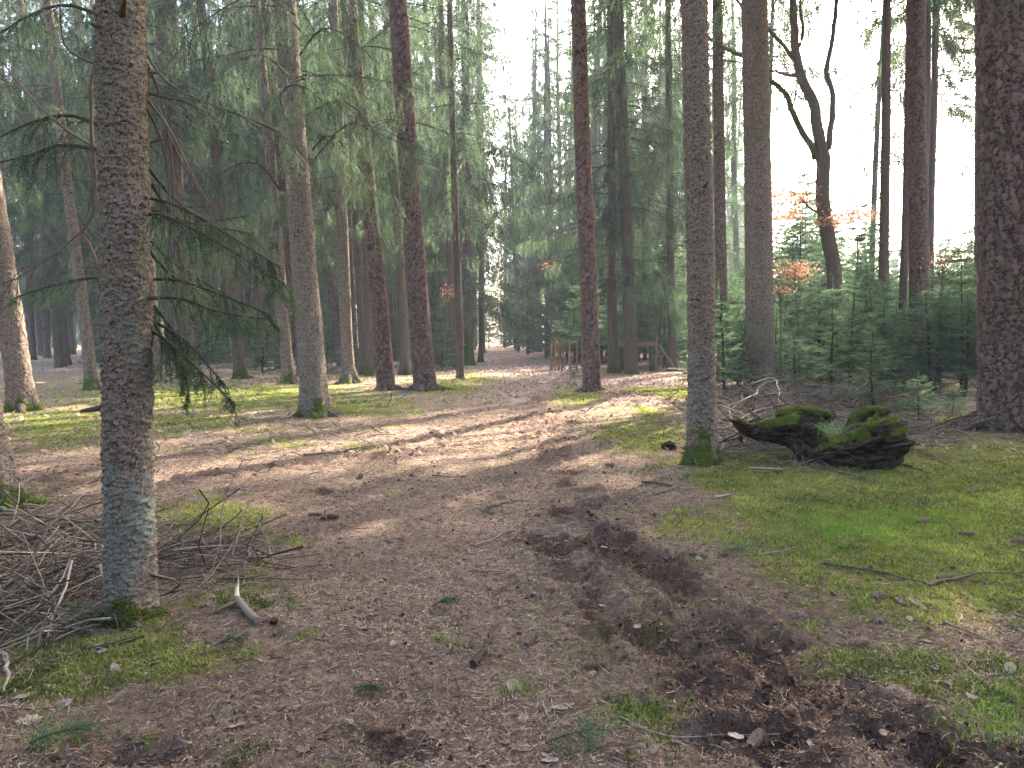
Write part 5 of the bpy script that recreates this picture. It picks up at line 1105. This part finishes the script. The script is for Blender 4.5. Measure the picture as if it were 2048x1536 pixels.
def mosses():
    r = np.random.default_rng(12); mb = MB(); x, y = scatter(760000, 1.8, 34, r, .9, .8); f = fields(x, y)
    g = f[0] + .9 * fbm(x * 3.3, y * 3.3, oct=3, s=61) + .6 * fbm(x * 14, y * 14, oct=2, s=62) - .5 * f[1]
    m = g > .5 + .25 * r.random(len(x)); x, y = x[m], y[m]; k = len(x); d = np.hypot(x, y)
    h = (.010 + .018 * r.random(k)**2) * (1 + d * .05); w = (.0020 + .002 * r.random(k)) * (1 + d * .16); a = r.random(k) * 6.283
    c = np.stack([x, y, H(x, y) - .002], 1); S = np.stack([np.cos(a), np.sin(a), 0 * a], 1) * w[:, None]
    tip = c + np.stack([r.normal(size=k) * .6, r.normal(size=k) * .6, 1 + 0 * a], 1) * h[:, None]
    V = np.stack([c - S, c + S, tip], 1).reshape(-1, 3)
    tn = np.clip(.45 + .6 * fbm(x * 1.4, y * 1.4, oct=3, s=63) + .5 * fbm(x * 9, y * 9, oct=3, s=64) + .22 * r.normal(size=k) + .03 * np.clip(d - 6, 0, 12) * (x < 1), 0, 1)
    mb.add(V, np.arange(3 * k).reshape(-1, 3), 0, np.repeat(tn, 3))
    print("moss blades", k)
    tag(obj("moss_carpet", mb.mesh("moss_carpet", [M['moss']])), "bright green moss covering the floor beside the path", "moss", kind="stuff")
    mb = MB(); P = []
    for cx, cy, rx, ry, n in ((1700,1060,90,25,2600),(1850,1040,90,20,900),(1270,1430,60,20,260),(1990,1440,60,40,700),(1850,1180,120,30,500),(1040,1385,16,8,90),(100,1480,50,25,120),(1300,1200,150,80,260),(60,1260,60,16,500),(1200,1300,120,60,200),(1000,1000,300,100,300),(580,1180,60,20,80),(950,790,60,10,200)):
        px = cx + rx * r.normal(size=n); py = cy + ry * r.normal(size=n); t = EYE / -(-_sp + (768 - py) / F * _cp); P.append(np.stack([(px - 1024) / F * t, (_cp + (768 - py) / F * _sp) * t], 1))
    P = np.concatenate(P); k = len(P); x, y = P[:, 0], P[:, 1]; c = np.stack([x, y, H(x, y) - .003], 1); h = (.02 + .04 * r.random(k))[:, None]; a = r.random(k) * 6.283
    S = np.stack([np.cos(a), np.sin(a), 0 * a], 1) * .0016 * (1 + y[:, None] * .08); ln = np.stack([r.normal(size=k) * .35, r.normal(size=k) * .35, 0 * a], 1)
    md = c + ln * h * .4 + [0, 0, 1] * h * .6; tp = c + ln * h * 1.2 + [0, 0, 1] * h
    V = np.stack([c - S, c + S, md + S * .7, md - S * .7], 1).reshape(-1, 3); mb.add(V, np.arange(4 * k).reshape(-1, 4), 0, np.repeat(r.random(k), 4))
    V = np.stack([md - S * .7, md + S * .7, tp], 1).reshape(-1, 3); mb.add(V, np.arange(3 * k).reshape(-1, 3), 0, np.repeat(r.random(k), 3))
    tag(obj("grass", mb.mesh("grass", [M['grass']])), "short green grass blades growing through the moss and needles", "grass", kind="stuff")
mosses()

# ------------------------------------------------------------------ leaves, cones, sprigs
def leaf_mesh(seed, oak):
    r = np.random.default_rng(seed); n = 26; th = np.linspace(0, 2 * math.pi, n, endpoint=False)
    rad = .5 * (1 + (.22 * np.cos(th * 9 + r.random()) if oak else .03 * np.cos(th * 5)))
    x = np.cos(th) * rad; y = np.sin(th) * rad * .55 * (1 - .25 * np.cos(th)); cu = .1 + .35 * r.random()
    def z(x, y): return cu * (x**2 * .35 + y**2 * 1.3) + .06 * np.sin(x * 9 + seed) * np.cos(y * 8)
    V = [(0, 0, 0)] + list(zip(x * .55, y * .55, z(x * .55, y * .55))) + list(zip(x, y, z(x, y)))
    fa = [[0, 1 + i, 1 + (i + 1) % n] for i in range(n)]; q = [[1 + i, 1 + n + i, 1 + n + (i + 1) % n, 1 + (i + 1) % n] for i in range(n)]
    mb = MB(); mb.add(V, fa, 0, .3 + .6 * r.random()); mb.f.append((np.array(q), 0, False)); mb.add([(-.5, 0, .05), (-.5, .02, .05), (-.75, .0, .02)], [[0, 1, 2]], 0, .2)
    return mb.mesh("leaf", [M['dryleaf']])
LM = [leaf_mesh(i, i % 2 == 0) for i in range(8)]
def near_ref(px, py):
    if py > 1290: a = "nearest the viewer"
    elif py > 1050: a = "close by"
    else: a = "some way ahead"
    b = "left verge" if px < 520 else ("path" if px < 1180 else ("muddy rut" if px < 1500 else "green moss"))
    return b, a
r = np.random.default_rng(21)
LV = [(1430,1202,1.),(1365,1200,1),(1275,1255,1.2),(780,1100,1),(1045,1440,1.2),(1120,1420,1.3),(1185,1348,1.),(1030,1380,1.8),(610,1500,1.5),(450,1440,1.8),(470,1455,1.5),(230,1340,1.2),(270,1330,1.),(305,1330,1.6),(190,1300,1.5),(205,1305,1.2),(245,1300,1),(420,1195,1.3),(410,1212,1),(60,1445,1.7),(100,1380,1.5),(50,1395,1.6),(130,1410,1.4),(170,1370,1),(525,1325,1),(585,1420,1.3),(970,990,1.1),(965,1000,1),(1840,1213,2.2),(1800,1204,1.5),(1960,1110,1.2),(1930,1070,1.3),(1860,1135,1),(1745,1178,1.1),(1750,1168,1),(1620,1175,1),(1470,1475,1.5),(1040,1500,1.3),(1100,1525,1.2),(1300,1500,1.5),(1240,1510,1.2),(1820,1240,1.1),(1855,1285,1.2),(2020,1340,1.5),(1950,1400,1.3),(1990,1240,1.),(870,835,1),(1120,1068,1),(660,1060,1),(700,1010,.9),(1575,1010,1),(1680,1075,.9),(1500,945,.9),(1900,990,.9),(1560,965,1),(1250,850,.9)]
for i in range(110):
    LV.append((r.uniform(20, 2030), 900 + 620 * r.random(), .4 + .6 * r.random()))
for i, (px, py, s) in enumerate(LV):
    g = on_ground(px, py); b, a = near_ref(px, py); big = s > 1.15
    o = obj("fallen_leaf", LM[int(r.integers(0, 8))]); o.location = g + [0, 0, .008]; sz = .052 * s * (1 + g[1] * .015); o.scale = (sz, sz, sz)
    o.rotation_euler = (r.normal() * .2, r.normal() * .2, r.random() * 6.28)
    grp = ("larger " if big else "small ") + "dry leaves on the " + b + " " + a
    tag(o, ("large pale curled dry leaf" if big else "small dry curled leaf") + " lying on the " + b + " " + a, "leaf", grp)
def cone_mesh(n=30, Lc=.11, R=.018, op=1.0):
    mb = MB(); th0 = 0
    z = np.linspace(0, Lc, 10); tubes(mb, np.stack([z, 0 * z, 0 * z], 1), np.maximum(R * .75 * np.sin(np.pi * np.linspace(.12, .93, 10))**.6, .002), 8, 0, .2)
    k = int(n * 4); i = np.arange(k); u = (i + .5) / k; a = i * 2.399; rr_ = R * np.sin(np.pi * (.1 + .82 * u))**.6
    c = np.stack([u * Lc, rr_ * .6 * np.cos(a), rr_ * .6 * np.sin(a)], 1); out = np.stack([0 * a + .45, np.cos(a) * op, np.sin(a) * op], 1); sd_ = np.stack([0 * a, -np.sin(a), np.cos(a)], 1) * R * .38
    V = np.stack([c - sd_, c + sd_, c + out * R * .6 + sd_ * .6, c + out * R * .75, c + out * R * .6 - sd_ * .6], 1).reshape(-1, 3)
    mb.add(V, np.arange(5 * k).reshape(-1, 5), 0, np.repeat(.35 + .6 * np.random.default_rng(1).random(k), 5)); return mb.mesh("cone", [M['cone']])
CM = [cone_mesh(), cone_mesh(14, .045, .02, 1.3)]
CN = [(1052,1294,0,1.2,"short brown spruce cone right of the dark curved stick"),(1165,1338,0,.1,"long spruce cone on the path near the green grass tuft"),(1360,1111,0,-.2,"long reddish spruce cone at the edge of the mud"),(1835,1046,0,.3,"pale spruce cone standing out on the green moss"),
 (1915,1070,0,-.3,"light cone on the moss, right of the pale one"),(2020,1085,0,0,"cone on the moss by the right picture edge"),(1875,1160,0,.2,"short cone beside the long thin branch"),(1935,985,0,.2,"brown cone on the moss in front of the old pine"),
 (616,1033,0,.1,"spruce cone in the little group left of the sunny straw"),(640,1040,1,.3,"dark round pine cone in the little group left of the sunny straw"),(655,1036,0,-.3,"second spruce cone in the group left of the sunny straw"),
 (1210,932,1,0,"round dark pine cone left of the root spur of the mossy-sided spruce"),(1222,933,1,1,"round dark pine cone beside the one at the root spur"),(1250,1108,1,.5,"small dark pine cone beside the long reddish cone"),(1440,1113,1,0,"dark pine cone left of the dark green needle sprig"),(1414,1118,1,2,"small pine cone left of the sprig, the outer one"),
 (540,1248,1,0,"dark open pine cone right of the forked broken branch"),(548,1275,1,1,"dark pine cone just below the forked broken branch"),(1750,1200,1,.4,"dark open pine cone on the mossy grass at lower right"),(1760,1250,1,1.4,"small black pine cone on the moss at lower right"),
 (718,955,1,1,"tiny dark cone in the middle of the path"),(450,985,1,1,"small dark cone behind the near trunk"),(735,1470,0,.0,"worn pale cone at the bottom of the path"),(1500,1500,0,.9,"dark cone half sunk in the lower mud"),(1690,1295,0,.1,"small brown cone by the hole in the moss")]
for px, py, k, a, lab in CN:
    g = on_ground(px, py); o = obj("spruce_cone" if k == 0 else "pine_cone", CM[k]); o.location = g + [0, 0, .016]; o.rotation_euler = (0, 0, a); tag(o, lab, "cone")
def sprig(px, py, ln, a, lab, seed, pine=False):
    r = np.random.default_rng(seed); g = on_ground(px, py); mb = MB(); e = norm(np.array([math.cos(a), math.sin(a), .08])); n = 7
    P = (e * np.linspace(0, ln, n)[:, None] + np.array([0, 0, .025])); P[:, 2] += .02 * np.sin(np.linspace(0, 3, n)); tubes(mb, P, np.linspace(.003, .0015, n), 4, 1, .3)
    Q = [P]; 
    for k in range(10 if not pine else 4):
        j = int(r.integers(0, n - 2)); s = norm(e + .9 * r.normal(size=3) * [1, 1, .15]); Q.append(smooth_line([P[j], P[j] + s * ln * .2, P[j] + s * ln * (.3 + .2 * r.random()) - [0, 0, .01]], n))
    for q in Q[1:]: tubes(mb, q, np.linspace(.002, .001, n), 3, 1, .3)
    needles(mb, np.stack(Q), 70 if not pine else 60, .02 if not pine else .055, .0028, 0, .5, r=r)
    o = obj("needle_sprig", mb.mesh("needle_sprig", [M['pine_needle'] if pine else M['needle'], M['limb']])); o.location = g; tag(o, lab, "sprig")
for i, a in enumerate(((985,1018,.34,.2,"green spruce sprig lying in the centre of the path",0),(965,1030,.22,.9,"smaller green sprig touching the one in the centre of the path",0),(1450,1110,.27,.1,"dark green pine sprig lying on the moss by the mud",1),(872,1216,.13,.1,"small dark green sprig on the needle straw",0),
   (430,1302,.15,.3,"green sprig below the forked broken branch",0),(725,1385,.14,-.7,"small green sprig low on the path",0),(60,1500,.2,.3,"green sprig in the lower left corner",1),(20,1255,.5,.3,"pine branch end lying at the left picture edge",1),(90,1262,.4,.1,"pine branch end reaching towards the near trunk",1),(1090,1500,.25,.2,"long pine needles bundle at the bottom of the path",1),(1705,965,.25,.2,"bluish sprig in front of the rotten stump",1))): sprig(*a[:5], 700 + i, bool(a[5]))

# ------------------------------------------------------------------ haze
HAZE = 0.0009
if HAZE:
    mb = MB(); x0, x1, y0, y1, z0, z1 = -255, 255, -60, 300, -1.5, 34
    V = [(x, y, z) for z in (z0, z1) for x, y in ((x0, y0), (x1, y0), (x1, y1), (x0, y1))]
    mb.add(V, [[0, 3, 2, 1], [4, 5, 6, 7], [0, 1, 5, 4], [1, 2, 6, 5], [2, 3, 7, 6], [3, 0, 4, 7]])
    m = bpy.data.materials.new("haze"); m.use_nodes = True; n = m.node_tree.nodes; n.clear(); out = n.new("ShaderNodeOutputMaterial"); pv = n.new("ShaderNodeVolumePrincipled")
    pv.inputs["Color"].default_value = (.80, .90, 1.0, 1); pv.inputs["Density"].default_value = HAZE; pv.inputs["Anisotropy"].default_value = .1
    m.node_tree.links.new(pv.outputs[0], out.inputs["Volume"])
    o = obj("haze", mb.mesh("haze", [m])); o['kind'] = 'stuff'
    o.display_type = 'WIRE'
print("trees placed", len(PLACED), "objects", len(bpy.data.objects))
